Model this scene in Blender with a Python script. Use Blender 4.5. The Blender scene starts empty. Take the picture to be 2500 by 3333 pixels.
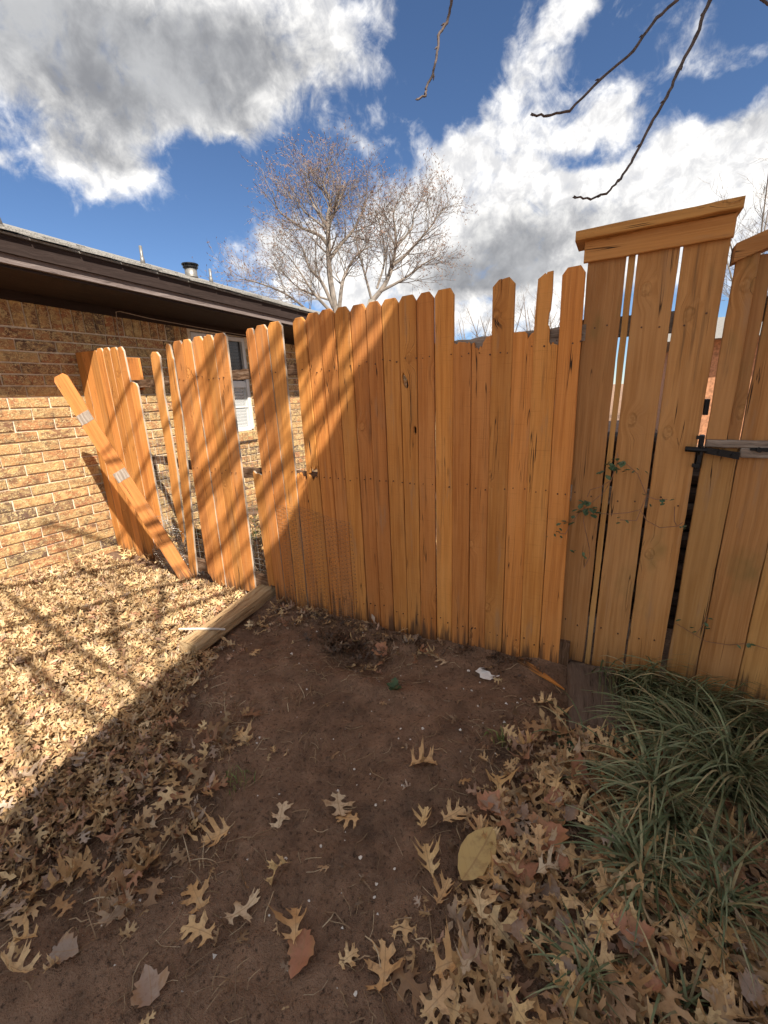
import bpy, bmesh, math, random
import numpy as np
from mathutils import Vector, Matrix, Euler
from mathutils.geometry import delaunay_2d_cdt

R = math.radians
S = bpy.context.scene
COL = S.collection
random.seed(7)
rng = np.random.default_rng(7)

# ---------------------------------------------------------------- camera
PITCH, ROLL, YAW = R(15.75), R(1.98), R(28.9)
CAM = Vector((0.0, 0.0, 1.42))
fwd = Vector((0, math.cos(PITCH), -math.sin(PITCH)))
rgt = Vector((1, 0, 0))
upv = rgt.cross(fwd)
c_r = rgt * math.cos(ROLL) - upv * math.sin(ROLL)
c_u = rgt * math.sin(ROLL) + upv * math.cos(ROLL)
ZR = Matrix.Rotation(YAW, 3, 'Z')
fwd, c_r, c_u = ZR @ fwd, ZR @ c_r, ZR @ c_u
cd = bpy.data.cameras.new('camera')
cam = bpy.data.objects.new('camera', cd)
COL.objects.link(cam)
m = Matrix.Identity(4)
for i in range(3):
    m[i][0], m[i][1], m[i][2], m[i][3] = c_r[i], c_u[i], -fwd[i], CAM[i]
cam.matrix_world = m
cd.sensor_fit = 'HORIZONTAL'
cd.sensor_width = 36.0
cd.lens = 36.0 * 1390.0 / 2500.0
cd.clip_start, cd.clip_end = 0.02, 3000.0
S.camera = cam

# ---------------------------------------------------------------- exposure, sun, sky
vs = S.view_settings
vs.view_transform, vs.look, vs.gamma, vs.use_curve_mapping = 'Standard', 'None', 1.0, False
vs.exposure = 1.50
SKY_STRENGTH = 0.047
CLOUD_LIGHT = 0.545
SUN_STRENGTH = 3.8

SUN = Vector((0.595, -0.370, 0.714)).normalized()
sl = bpy.data.lights.new('sun', 'SUN')
sl.energy, sl.angle, sl.color = SUN_STRENGTH, R(0.53), (1.0, 0.93, 0.82)
so = bpy.data.objects.new('sun', sl)
so.rotation_euler = SUN.to_track_quat('Z', 'Y').to_euler()
so.location = SUN * 30
COL.objects.link(so)


class NB:
    """small node-building helper"""
    def __init__(self, nt):
        self.nt = nt

    def new(self, t, **kw):
        n = self.nt.nodes.new(t)
        for k, v in kw.items():
            setattr(n, k, v)
        return n

    def put(self, sock, v):
        if isinstance(v, bpy.types.NodeSocket):
            self.nt.links.new(v, sock)
        elif v is not None:
            if isinstance(v, (tuple, list)) and len(v) == 3 and sock.type == 'RGBA':
                v = (*v, 1.0)
            sock.default_value = v

    def m(self, op, a, b=None, c=None, clamp=False):
        n = self.new('ShaderNodeMath', operation=op, use_clamp=clamp)
        self.put(n.inputs[0], a)
        self.put(n.inputs[1], b)
        self.put(n.inputs[2], c)
        return n.outputs[0]

    def v(self, op, a, b=None):
        n = self.new('ShaderNodeVectorMath', operation=op)
        self.put(n.inputs[0], a)
        if op == 'SCALE':
            self.put(n.inputs[3], b)
        else:
            self.put(n.inputs[1], b)
        return n.outputs[1] if op in ('DOT_PRODUCT', 'LENGTH', 'DISTANCE') else n.outputs[0]

    def xyz(self, x, y, z):
        n = self.new('ShaderNodeCombineXYZ')
        for i, q in enumerate((x, y, z)):
            self.put(n.inputs[i], q)
        return n.outputs[0]

    def sep(self, v):
        n = self.new('ShaderNodeSeparateXYZ')
        self.put(n.inputs[0], v)
        return n.outputs

    def noise(self, vec, scale, detail=4.0, rough=0.55, dist=0.0, col=False):
        n = self.new('ShaderNodeTexNoise')
        self.put(n.inputs['Vector'], vec)
        n.inputs['Scale'].default_value = scale
        n.inputs['Detail'].default_value = detail
        n.inputs['Roughness'].default_value = rough
        n.inputs['Distortion'].default_value = dist
        return n.outputs['Color'] if col else n.outputs['Fac']

    def ramp(self, fac, *stops, interp='LINEAR'):
        n = self.new('ShaderNodeValToRGB')
        n.color_ramp.interpolation = interp
        el = n.color_ramp.elements
        while len(el) < len(stops):
            el.new(0.5)
        for e, (p, c) in zip(el, stops):
            e.position = p
            e.color = (*c, 1) if isinstance(c, (tuple, list)) else (c, c, c, 1)
        self.put(n.inputs[0], fac)
        return n.outputs[0]

    def sm(self, v, a, b, lo=0.0, hi=1.0):
        n = self.new('ShaderNodeMapRange', interpolation_type='SMOOTHSTEP')
        for i, q in enumerate((v, a, b, lo, hi)):
            self.put(n.inputs[i], q)
        return n.outputs[0]

    def mix(self, fac, a, b, blend='MIX'):
        n = self.new('ShaderNodeMix', data_type='RGBA', blend_type=blend)
        n.clamp_factor = True
        self.put(n.inputs[0], fac)
        self.put(n.inputs[6], a)
        self.put(n.inputs[7], b)
        return n.outputs[2]

    def bump(self, h, strength=0.5, dist=0.005, normal=None):
        n = self.new('ShaderNodeBump')
        n.inputs['Strength'].default_value = strength
        n.inputs['Distance'].default_value = dist
        self.put(n.inputs['Height'], h)
        if normal is not None:
            self.put(n.inputs['Normal'], normal)
        return n.outputs[0]


W = bpy.data.worlds.new('World')
S.world = W
W.use_nodes = True
nb = NB(W.node_tree)
bgn = W.node_tree.nodes['Background']
sky = nb.new('ShaderNodeTexSky', sky_type='NISHITA', sun_disc=False)
sky.sun_elevation = math.asin(SUN.z)
sky.sun_rotation = math.atan2(SUN.x, SUN.y)
sky.altitude = 350
sky.air_density, sky.dust_density, sky.ozone_density = 0.85, 0.02, 6.5
skyc = nb.v('SCALE', sky.outputs[0], SKY_STRENGTH)
# cloud banks: (azimuth, elevation, half widths, weight), degrees on the sky
CLOUD = [(-58.8, 29.1, 10.4, 4.6, 1), (-46.2, 31.5, 11.2, 3.6, 1), (-36.2, 33.6, 8.6, 2.1, .95), (-51.3, 27.1, 8.6, 2.4, .9),
         (-57.4, 21.2, 5.1, 2.2, .95), (-40.5, 30.0, 5.8, 1.8, .7), (-65.2, 19.4, .9, .6, .8),
         (-27.7, 30.3, 3.0, 1.4, .38), (-29.5, 25.2, 2.6, 1.2, .5), (-21.8, 25.1, 3.1, 1.5, .42), (-10.2, 29.4, 3.3, 2.1, .72),
         (-8.1, 31.5, 2.6, 1.1, .6), (-14.8, 26.2, 3.4, 2.6, .62), (-18.2, 23.7, 2.6, 1.6, .45), (-4.7, 24.3, 4.3, 2.0, .9),
         (-13.1, 20.9, 6.6, 4.0, .9), (-12.3, 15.6, 9.1, 5.0, 1), (-18.5, 14.4, 6.3, 4.3, .9), (-1.9, 18.1, 7.9, 2.9, 1),
         (5.5, 19.6, 5.5, 3.0, .95), (-.7, 29.3, 4.0, 1.6, .5), (4.0, 26.3, 4.0, 1.2, .5),
         (-40.0, 16.3, 3.8, 2.7, .95), (-35.1, 12.6, 7.8, 3.2, .9), (-25.6, 15.7, 6.5, 5.6, .9), (-22.3, 19.8, 3.2, 2.1, .8),
         (-14.0, 7.4, 9.0, 2.4, .8), (9.3, 13.7, 5.8, 4.5, .85), (-5.7, 11.3, 7.2, 2.8, .9),
         (-6.4, 21.6, 3.6, 1.2, -1.1), (2.6, 23.6, 3.4, 1.5, -.7), (-21.5, 29.0, 3.0, 3.0, -.4), (-5.0, 28.2, 2.6, 1.5, -.5), (-15.2, 9.3, 2.7, .8, -.8), (-45.3, 23.5, 4.4, 1.5, -.4)]
GREY = [(-51.1, 28.3, 14.9, 4.2, .95), (-58.9, 29.5, 10.6, 3.3, .6), (-41.0, 31.5, 9.0, 2.2, .55), (-57.9, 22.5, 4.5, 1.4, .7), (-14.9, 15.0, 6.4, 3.4, 1.0), (-3.0, 15.5, 6.0, 2.0, .5),
        (-15.5, 11.8, 9.4, 1.9, .9), (7.2, 21.5, 3.0, 1.8, .6)]
gdir = nb.new('ShaderNodeTexCoord').outputs['Generated']
dx, dy, dz = nb.sep(gdir)
az = nb.m('MULTIPLY', nb.m('ARCTAN2', dx, dy), 57.2958)
el = nb.m('MULTIPLY', nb.m('ARCSINE', dz), 57.2958)
ae = nb.xyz(az, el, 0.0)
warpc = nb.noise(gdir, 9.0, 3.0, 0.55, 0.0, col=True)
warp = nb.v('MULTIPLY', nb.v('SUBTRACT', warpc, (.5, .5, .5)), (9.0, 5.5, 0.0))
aew = nb.v('ADD', ae, warp)


def banks(lst, vec):
    tot = None
    for a, e, ra, re, w in lst:
        d = nb.v('MULTIPLY', nb.v('SUBTRACT', vec, (a, e, 0)), (1 / ra, 1 / re, 0))
        g = nb.m('EXPONENT', nb.m('MULTIPLY', nb.v('DOT_PRODUCT', d, d), -0.62))
        tot = nb.m('MULTIPLY', g, w) if tot is None else nb.m('MULTIPLY_ADD', g, w, tot)
    return tot


cover = nb.m('MINIMUM', banks(CLOUD, aew), 1.15)
# broken cumulus goes on round the rest of the sky
outside = nb.sm(nb.v('LENGTH', nb.v('MULTIPLY', nb.v('SUBTRACT', ae, (-28, 18, 0)), (1 / 48, 1 / 24, 0))), 0.85, 1.35)
rest = nb.sm(nb.noise(gdir, 2.6, 2.0), 0.30, 0.55)
cover = nb.m('ADD', cover, nb.m('MULTIPLY', rest, outside))
fb = nb.noise(gdir, 15.0, 9.0, 0.62, 0.5)
fbs = nb.m('MULTIPLY', nb.m('SUBTRACT', nb.m('MULTIPLY_ADD', nb.noise(gdir, 46.0, 5.0, 0.6, 0.6), 0.30, nb.m('MULTIPLY', fb, 0.78)), 0.54), 2.1)
dens = nb.m('ADD', cover, fbs)
mask = nb.sm(dens, 0.32, 1.12)
greyb = banks(GREY, aew)
thick = nb.sm(nb.m('ADD', nb.m('ADD', greyb, nb.m('MULTIPLY', fbs, -0.55)), nb.m('MULTIPLY', nb.m('MULTIPLY', rest, outside), 0.30)), 0.12, 1.25)
puff = nb.noise(gdir, 30.0, 7.0, 0.6, 0.3)
white = nb.mix(nb.sm(puff, 0.34, 0.70), (0.52, 0.52, 0.53), (0.92, 0.90, 0.865))
greyv = nb.mix(nb.sm(nb.m('ADD', nb.m('MULTIPLY', nb.noise(gdir, 7.0, 5.0, 0.55, 0.4), 0.7), nb.m('MULTIPLY', puff, 0.3)), 0.36, 0.64), (0.195, 0.20, 0.215), (0.37, 0.375, 0.385))
ccol = nb.mix(thick, white, greyv)
ccol = nb.v('SCALE', ccol, CLOUD_LIGHT)
final = nb.mix(nb.m('MULTIPLY', mask, nb.sm(dz, -0.02, 0.03)), skyc, ccol)
nb.put(bgn.inputs[0], final)
bgn.inputs[1].default_value = 1.0
W.cycles.sampling_method = 'MANUAL'
W.cycles.sample_map_resolution = 512


# ---------------------------------------------------------------- mesh helpers
def link(o, parent=None):
    COL.objects.link(o)
    if parent is not None:
        o.parent = parent
    return o


def tag(o, label=None, cat=None, group=None, kind=None):
    for k, v in (('label', label), ('category', cat), ('group', group), ('kind', kind)):
        if v:
            o[k] = v
    return o


def empty(name, label, cat, group=None, loc=(0, 0, 0)):
    o = bpy.data.objects.new(name, None)
    o.location = loc
    link(o)
    return tag(o, label, cat, group)


def mesh(name, V, F, mats, parent=None, fm=None, smooth=False):
    me = bpy.data.meshes.new(name)
    me.from_pydata([tuple(v) for v in V], [], F)
    for mt in (mats if isinstance(mats, (list, tuple)) else [mats]):
        me.materials.append(mt)
    if fm is not None:
        me.polygons.foreach_set('material_index', fm)
    if smooth:
        me.polygons.foreach_set('use_smooth', [True] * len(me.polygons))
    me.update()
    return link(bpy.data.objects.new(name, me), parent)


class MB:
    def __init__(self):
        self.V, self.F, self.M = [], [], []

    def box(self, a, b, mi=0):
        x0, y0, z0 = a
        x1, y1, z1 = b
        n = len(self.V)
        self.V += [(x0, y0, z0), (x1, y0, z0), (x1, y1, z0), (x0, y1, z0), (x0, y0, z1), (x1, y0, z1), (x1, y1, z1), (x0, y1, z1)]
        self.F += [[n + i for i in f] for f in ((0, 3, 2, 1), (4, 5, 6, 7), (0, 1, 5, 4), (1, 2, 6, 5), (2, 3, 7, 6), (3, 0, 4, 7))]
        self.M += [mi] * 6
        return self

    def hexa(self, P, mi=0):
        n = len(self.V)
        self.V += [tuple(p) for p in P]
        self.F += [[n + i for i in f] for f in ((0, 3, 2, 1), (4, 5, 6, 7), (0, 1, 5, 4), (1, 2, 6, 5), (2, 3, 7, 6), (3, 0, 4, 7))]
        self.M += [mi] * 6
        return self

    def tube(self, pts, rad, sides=6, cap=True, mi=0):
        pts = [Vector(p) for p in pts]
        if not isinstance(rad, (list, tuple)):
            rad = [rad] * len(pts)
        n0 = len(self.V)
        prev = None
        for i, p in enumerate(pts):
            t = (pts[min(i + 1, len(pts) - 1)] - pts[max(i - 1, 0)])
            t = t.normalized() if t.length > 1e-9 else Vector((0, 0, 1))
            if prev is None:
                a = t.orthogonal().normalized()
            else:
                a = (prev - t * prev.dot(t))
                a = a.normalized() if a.length > 1e-6 else t.orthogonal().normalized()
            prev = a
            b = t.cross(a)
            for k in range(sides):
                w = 2 * math.pi * k / sides
                self.V.append(tuple(p + (a * math.cos(w) + b * math.sin(w)) * rad[i]))
        for i in range(len(pts) - 1):
            for k in range(sides):
                q = n0 + i * sides
                self.F.append([q + k, q + (k + 1) % sides, q + sides + (k + 1) % sides, q + sides + k])
                self.M.append(mi)
        if cap:
            e = n0 + (len(pts) - 1) * sides
            self.F.append([e + k for k in range(sides)])
            self.F.append([n0 + k for k in reversed(range(sides))])
            self.M += [mi, mi]
        return self

    def build(self, name, mats, parent=None, smooth=False):
        return mesh(name, self.V, self.F, mats, parent, self.M, smooth)


def rough_edge(pts, step, amp, closed=True):
    """walk an outline and add small uneven points along its long edges"""
    out = []
    n = len(pts)
    for i in range(n):
        a, b = pts[i], pts[(i + 1) % n]
        out.append(a)
        L = math.hypot(b[0] - a[0], b[1] - a[1])
        k = int(L / step)
        for j in range(1, k):
            t = j / k
            nx, ny = -(b[1] - a[1]) / L, (b[0] - a[0]) / L
            d = random.gauss(0, amp)
            out.append((a[0] + (b[0] - a[0]) * t + nx * d, a[1] + (b[1] - a[1]) * t + ny * d))
    return out


def inside(poly, x, y):
    c_ = False
    n_ = len(poly)
    for i in range(n_):
        (x0, y0), (x1, y1) = poly[i], poly[(i + 1) % n_]
        if (y0 > y) != (y1 > y) and x < (x1 - x0) * (y - y0) / (y1 - y0) + x0:
            c_ = not c_
    return c_


def slab(name, outline, th, mats, parent=None, holes=(), bevel=0.0015, side=1, rough=(0.12, 0.0006), warp=0.0):
    """an outline in x-z given thickness th along +y, front face at y=0 (with optional holes); the sides take material 'side'"""
    outline = rough_edge(outline, *rough) if rough else list(outline)
    # orient counter-clockwise
    ar = sum(outline[i][0] * outline[(i + 1) % len(outline)][1] - outline[(i + 1) % len(outline)][0] * outline[i][1] for i in range(len(outline)))
    if ar < 0:
        outline.reverse()
    loops = [outline] + [list(h) for h in holes]
    P, E = [], []
    for L in loops:
        n = len(P)
        P += [Vector(p) for p in L]
        E += [(n + i, n + (i + 1) % len(L)) for i in range(len(L))]
    vo, eo, fo, ov, oe, of = delaunay_2d_cdt(P, E, [], 1, 1e-6)
    if holes:
        fo = [f for f in fo if not any(inside(h, sum(vo[i][0] for i in f) / 3, sum(vo[i][1] for i in f) / 3) for h in holes)]
    bm = bmesh.new()
    fv = [bm.verts.new((p[0], 0, p[1])) for p in vo]
    bv = [bm.verts.new((p[0], th, p[1])) for p in vo]
    cnt = {}
    for f in fo:
        bm.faces.new([fv[i] for i in f]).material_index = 0
        bm.faces.new([bv[i] for i in reversed(f)]).material_index = 0
        for i in range(3):
            e = (f[i], f[(i + 1) % 3])
            cnt[e] = 1
    for (a, b) in list(cnt):
        if (b, a) not in cnt:
            bm.faces.new([fv[b], fv[a], bv[a], bv[b]]).material_index = min(side, len(mats) - 1)
    bm.normal_update()
    bmesh.ops.recalc_face_normals(bm, faces=bm.faces)
    if bevel:
        if not holes:
            bmesh.ops.dissolve_limit(bm, angle_limit=0.01, verts=bm.verts, edges=bm.edges)
        ed = [e for e in bm.edges if len(e.link_faces) == 2 and e.calc_face_angle(0) > 1.2 and abs(e.verts[0].co.y) < 1e-6 and abs(e.verts[1].co.y) < 1e-6]
        bmesh.ops.bevel(bm, geom=ed, offset=bevel, segments=1, affect='EDGES', clamp_overlap=True)
    if warp:
        for v in bm.verts:
            v.co.y += warp * math.sin(v.co.z * 1.7 + warp * 900)
    me = bpy.data.meshes.new(name)
    bm.to_mesh(me)
    bm.free()
    for mt in mats:
        me.materials.append(mt)
    return link(bpy.data.objects.new(name, me), parent)


# ---------------------------------------------------------------- materials
def mat(name):
    mt = bpy.data.materials.new(name)
    mt.use_nodes = True
    return mt, NB(mt.node_tree), mt.node_tree.nodes['Principled BSDF']


def plain(name, col, rough=0.7, metal=0.0, var=0.25, scale=30.0, bump=0.0):
    mt, n, b = mat(name)
    o = n.new('ShaderNodeTexCoord').outputs['Object']
    f = n.noise(o, scale, 5, 0.6)
    c = n.mix(n.sm(f, 0.3, 0.7), tuple(v * (1 - var) for v in col), tuple(min(1, v * (1 + var)) for v in col))
    n.put(b.inputs['Base Color'], c)
    b.inputs['Roughness'].default_value = rough
    b.inputs['Metallic'].default_value = metal
    if bump:
        n.put(b.inputs['Normal'], n.bump(f, bump, 0.004))
    return mt


def painted_wood(name, base, dark, light, dirt=1.0, green=0.0, saw=1.0, knots=0.90):
    """stained fence board, grain along object z; stains and mud splash near the ground"""
    mt, n, b = mat(name)
    o = n.new('ShaderNodeTexCoord').outputs['Object']
    rnd = n.new('ShaderNodeObjectInfo').outputs['Random']
    off = n.xyz(n.m('MULTIPLY', rnd, 31.7), n.m('MULTIPLY', rnd, 13.1), n.m('MULTIPLY', rnd, 57.3))
    p = n.v('ADD', o, off)
    x, y, z = n.sep(p)
    wob = n.noise(n.v('MULTIPLY', p, (9, 9, 1.5)), 1.0, 2)
    # knots: sparse cells
    vo = n.new('ShaderNodeTexVoronoi', voronoi_dimensions='2D')
    vo.inputs['Scale'].default_value = 1.0
    n.put(vo.inputs['Vector'], n.xyz(n.m('MULTIPLY', x, 7.0), n.m('MULTIPLY', z, 4.6), 0.0))
    cellr = n.sep(vo.outputs['Color'])[0]
    has = n.m('GREATER_THAN', cellr, knots)
    kd = vo.outputs['Distance']
    kd = n.m('ADD', kd, n.m('MULTIPLY', n.m('SUBTRACT', n.noise(p, 30, 3), 0.5), 0.07))
    near = n.m('MULTIPLY', has, n.sm(kd, 0.42, 0.05))
    knot = n.m('MULTIPLY', has, n.sm(kd, 0.115, 0.085))
    ring = n.m('MULTIPLY', has, n.m('MULTIPLY', n.sm(kd, 0.15, 0.12), n.sm(kd, 0.075, 0.105)))
    gx = n.m('ADD', x, n.m('ADD', n.m('MULTIPLY', wob, 0.03), n.m('MULTIPLY', near, 0.03)))
    g1 = n.noise(n.xyz(n.m('MULTIPLY', gx, 60), n.m('MULTIPLY', y, 60), n.m('MULTIPLY', z, 1.3)), 1.0, 5, 0.6)
    g2 = n.noise(n.xyz(n.m('MULTIPLY', gx, 260), n.m('MULTIPLY', y, 200), n.m('MULTIPLY', z, 4.0)), 1.0, 3, 0.6)
    sw = n.noise(n.xyz(n.m('MULTIPLY', x, 7), n.m('MULTIPLY', y, 7), n.m('MULTIPLY', z, 210)), 1.0, 2, 0.6)
    big = n.noise(n.v('MULTIPLY', p, (7, 7, 1.8)), 1.0, 4, 0.6)
    c = n.mix(n.sm(g1, 0.33, 0.66), dark, base)
    c = n.mix(n.m('MULTIPLY', n.sm(g2, 0.48, 0.75), 0.45), c, light)
    c = n.mix(n.sm(big, 0.35, 0.75), c, n.mix(0.5, c, light))
    c = n.mix(n.m('MULTIPLY', n.sm(sw, 0.6, 0.72), 0.22 * saw), c, tuple(v * 0.6 for v in dark))
    # each board weathers a little differently
    tone = n.m('MULTIPLY_ADD', n.m('FRACT', n.m('MULTIPLY', rnd, 7.31)), 0.38, 0.77)
    c = n.mix(1.0, c, n.xyz(tone, n.m('MULTIPLY_ADD', n.m('FRACT', n.m('MULTIPLY', rnd, 3.7)), 0.12, n.m('MULTIPLY', tone, 0.93)), tone), 'MULTIPLY')
    c = n.mix(n.m('MULTIPLY', knot, 0.28), c, n.mix(n.sm(n.noise(p, 55, 3), .4, .6), tuple(v * .55 for v in dark), light))
    c = n.mix(n.m('MULTIPLY', n.m('MULTIPLY', ring, 0.42), n.sm(n.noise(p, 40, 2), .42, .66)), c, tuple(v * 0.5 for v in dark))
    # dark weather streaks
    st = n.noise(n.xyz(n.m('MULTIPLY', x, 38), n.m('MULTIPLY', y, 10), n.m('MULTIPLY', z, 2.0)), 1.0, 4, 0.65)
    st2 = n.noise(n.v('MULTIPLY', p, (4, 4, 1.6)), 1.0, 3)
    c = n.mix(n.m('MULTIPLY', n.m('MULTIPLY', n.sm(st, 0.54, 0.72), n.sm(st2, 0.45, 0.70)), 0.62), c, (0.075, 0.045, 0.026))
    ck = n.noise(n.xyz(n.m('MULTIPLY', gx, 42), n.m('MULTIPLY', y, 42), n.m('MULTIPLY', z, .9)), 1.0, 2, 0.5)
    crack = n.m('MULTIPLY', n.sm(n.m('ABSOLUTE', n.m('SUBTRACT', ck, 0.5)), 0.010, 0.003), n.sm(n.noise(n.v('MULTIPLY', p, (14, 14, 3)), 1.0, 2), 0.54, 0.62))
    grey = n.m('MULTIPLY', n.sm(n.noise(n.v('MULTIPLY', p, (16, 16, 2.2)), 1.0, 5, 0.65), 0.56, 0.74), 0.6)
    c = n.mix(grey, c, (0.31, 0.19, 0.105))
    c = n.mix(crack, c, (0.03, 0.015, 0.008))
    # mud splash
    oz = n.sep(o)[2]
    mud = n.sm(n.m('SUBTRACT', n.m('ADD', oz, n.m('MULTIPLY', n.m('SUBTRACT', 0.62, st), 0.85)), n.m('MULTIPLY', big, 0.06)), 0.22, 0.04)
    c = n.mix(n.m('MULTIPLY', mud, 0.85 * dirt), c, (0.070, 0.040, 0.025))
    if green:
        gm = n.m('MULTIPLY', n.sm(n.noise(n.v('MULTIPLY', p, (5, 5, 2.5)), 1.0, 4), 0.56, 0.78), green)
        c = n.mix(gm, c, (0.14, 0.115, 0.035))
    n.put(b.inputs['Base Color'], c)
    b.inputs['Roughness'].default_value = 0.82
    b.inputs['Specular IOR Level'].default_value = 0.3
    h = n.m('ADD', n.m('ADD', n.m('MULTIPLY', g1, 0.6), n.m('MULTIPLY', g2, 0.5)), n.m('ADD', n.m('MULTIPLY', sw, 0.35 * saw), n.m('MULTIPLY_ADD', crack, -1.2, n.m('MULTIPLY', ring, -0.8))))
    n.put(b.inputs['Normal'], n.bump(h, 0.55, 0.004))
    return mt


def raw_wood(name, c0, c1, c2, scale=1.0, bump=0.8, rough=0.85, along='z'):
    """bare weathered timber, grain along object z"""
    mt, n, b = mat(name)
    o = n.new('ShaderNodeTexCoord').outputs['Object']
    if along == 'y':
        q = n.sep(o)
        o = n.xyz(q[0], q[2], q[1])
    rnd = n.new('ShaderNodeObjectInfo').outputs['Random']
    p = n.v('ADD', o, n.xyz(n.m('MULTIPLY', rnd, 21.7), n.m('MULTIPLY', rnd, 9.1), n.m('MULTIPLY', rnd, 33.3)))
    wv = n.v('ADD', p, n.v('SCALE', n.v('SUBTRACT', n.noise(p, 5.0, 2, col=True), (.5, .5, .5)), 0.05))
    g1 = n.noise(n.v('MULTIPLY', wv, (55 * scale, 55 * scale, 2.2 * scale)), 1.0, 6, 0.65)
    g2 = n.noise(n.v('MULTIPLY', wv, (240 * scale, 240 * scale, 7 * scale)), 1.0, 3, 0.6)
    big = n.noise(p, 7.0 * scale, 4, 0.6)
    c = n.ramp(n.m('ADD', n.m('MULTIPLY', g1, 0.75), n.m('MULTIPLY', g2, 0.25)), (0.30, c0), (0.5, c1), (0.72, c2))
    c = n.mix(n.m('MULTIPLY', n.sm(big, 0.4, 0.7), 0.5), c, c1)
    c = n.mix(n.sm(g1, 0.37, 0.30), c, tuple(v * 0.25 for v in c0))
    n.put(b.inputs['Base Color'], c)
    b.inputs['Roughness'].default_value = rough
    b.inputs['Specular IOR Level'].default_value = 0.25
    n.put(b.inputs['Normal'], n.bump(n.m('ADD', g1, n.m('MULTIPLY', g2, 0.4)), bump, 0.008))
    return mt


M_FENCE = painted_wood('fence_stain', (0.57, 0.232, 0.054), (0.42, 0.152, 0.032), (0.65, 0.31, 0.098))
M_GATE = painted_wood('gate_stain', (0.46, 0.232, 0.074), (0.34, 0.158, 0.045), (0.52, 0.295, 0.115), green=0.6, saw=0.3, knots=0.86)
M_GATE_H = painted_wood('gate_stain_trim', (0.45, 0.215, 0.062), (0.34, 0.148, 0.038), (0.52, 0.28, 0.10), dirt=0.0, green=0.25, saw=0.2, knots=0.93)
M_SAWN = raw_wood('sawn_edge', (0.25, 0.17, 0.11), (0.42, 0.33, 0.25), (0.60, 0.54, 0.47))
M_GREY = raw_wood('grey_weathered_wood', (0.10, 0.075, 0.055), (0.25, 0.20, 0.16), (0.42, 0.37, 0.32))
M_ROT = raw_wood('rotten_wood', (0.035, 0.018, 0.010), (0.12, 0.065, 0.035), (0.33, 0.24, 0.17), bump=1.0)
M_TIMBER = raw_wood('landscape_timber', (0.17, 0.095, 0.045), (0.40, 0.27, 0.14), (0.58, 0.46, 0.29))
M_TIE = raw_wood('wet_dark_plank', (0.050, 0.033, 0.024), (0.125, 0.088, 0.065), (0.20, 0.155, 0.12))
M_DARKPOST = raw_wood('hole_shade_post', (0.008, 0.006, 0.005), (0.018, 0.013, 0.010), (0.035, 0.027, 0.022))  # near-black colour stands in for the shade behind the knotholes
M_NAIL = plain('rusty_nail', (0.10, 0.045, 0.025), 0.6, 0.4)
M_IRON = plain('black_iron', (0.012, 0.012, 0.013), 0.45, 0.6, 0.3, 60, 0.2)
M_WIRE = plain('galvanised_wire', (0.42, 0.40, 0.37), 0.45, 0.6, 0.2)
M_RUST_WIRE = plain('rusty_wire', (0.25, 0.16, 0.10), 0.6, 0.4, 0.3)
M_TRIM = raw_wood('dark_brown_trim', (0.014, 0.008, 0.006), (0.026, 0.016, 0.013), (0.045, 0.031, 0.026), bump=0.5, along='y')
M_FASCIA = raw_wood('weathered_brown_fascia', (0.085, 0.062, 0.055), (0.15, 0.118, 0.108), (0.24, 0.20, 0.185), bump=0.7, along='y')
M_SHINGLE = plain('asphalt_shingle', (0.19, 0.18, 0.165), 0.95, 0, 0.45, 90, 0.5)
M_WHITE = plain('white_vinyl', (0.58, 0.58, 0.56), 0.4, 0, 0.05)
M_METAL = plain('galvanised_vent', (0.20, 0.19, 0.175), 0.5, 0.5, 0.2)
M_MORTAR = plain('sand_mortar', (0.62, 0.52, 0.39), 0.95, 0, 0.18, 40, 0.6)
M_PAPER = plain('white_paper', (0.80, 0.79, 0.75), 0.8, 0, 0.06)
M_STONE = plain('white_stone', (0.66, 0.61, 0.54), 0.8, 0, 0.15, 60, 0.3)
M_CABLE = plain('pale_cable', (0.42, 0.34, 0.27), 0.5)
M_BARK = plain('grey_bark', (0.20, 0.18, 0.15), 0.95, 0, 0.35, 9, 0.6)
M_TWIG = plain('twig_bark', (0.185, 0.155, 0.13), 0.95, 0, 0.3, 6)
M_BUD = plain('reddish_buds', (0.22, 0.135, 0.10), 0.9, 0, 0.3, 6)
M_NEAR_TWIG = plain('dark_twig_bark', (0.075, 0.052, 0.042), 0.8, 0, 0.45, 70, 0.7)
M_VSTEM = plain('vine_stem', (0.22, 0.11, 0.06), 0.7)

mt, n, b = mat('brick_clay')
o = n.new('ShaderNodeTexCoord').outputs['Object']
rnd = n.new('ShaderNodeObjectInfo').outputs['Random']
at = n.new('ShaderNodeAttribute', attribute_name='rnd').outputs['Fac']
r_ = n.m('FRACT', n.m('ADD', rnd, at))
r2 = n.m('FRACT', n.m('MULTIPLY', r_, 17.37))
p = n.v('ADD', o, n.xyz(n.m('MULTIPLY', r_, 91.0), n.m('MULTIPLY', r2, 37.0), n.m('MULTIPLY', r_, 53.0)))
base = n.ramp(r_, (0.0, (0.38, 0.205, 0.090)), (0.22, (0.33, 0.135, 0.065)), (0.42, (0.46, 0.285, 0.125)), (0.60, (0.22, 0.115, 0.065)), (0.78, (0.125, 0.085, 0.066)), (0.9, (0.36, 0.155, 0.070)), (1.0, (0.42, 0.24, 0.105)))
warpb = n.v('ADD', p, n.v('SCALE', n.v('SUBTRACT', n.noise(p, 11, 3, col=True), (.5, .5, .5)), 0.16))
sw = n.noise(n.v('MULTIPLY', warpb, (1, 1, 2.2)), 16, 4, 0.6)
swirl = n.sm(n.m('ABSOLUTE', n.m('SUBTRACT', sw, 0.5)), 0.045, 0.012)
blot = n.noise(n.v('MULTIPLY', p, (1, 1, 1.6)), 13, 4, 0.62)
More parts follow.
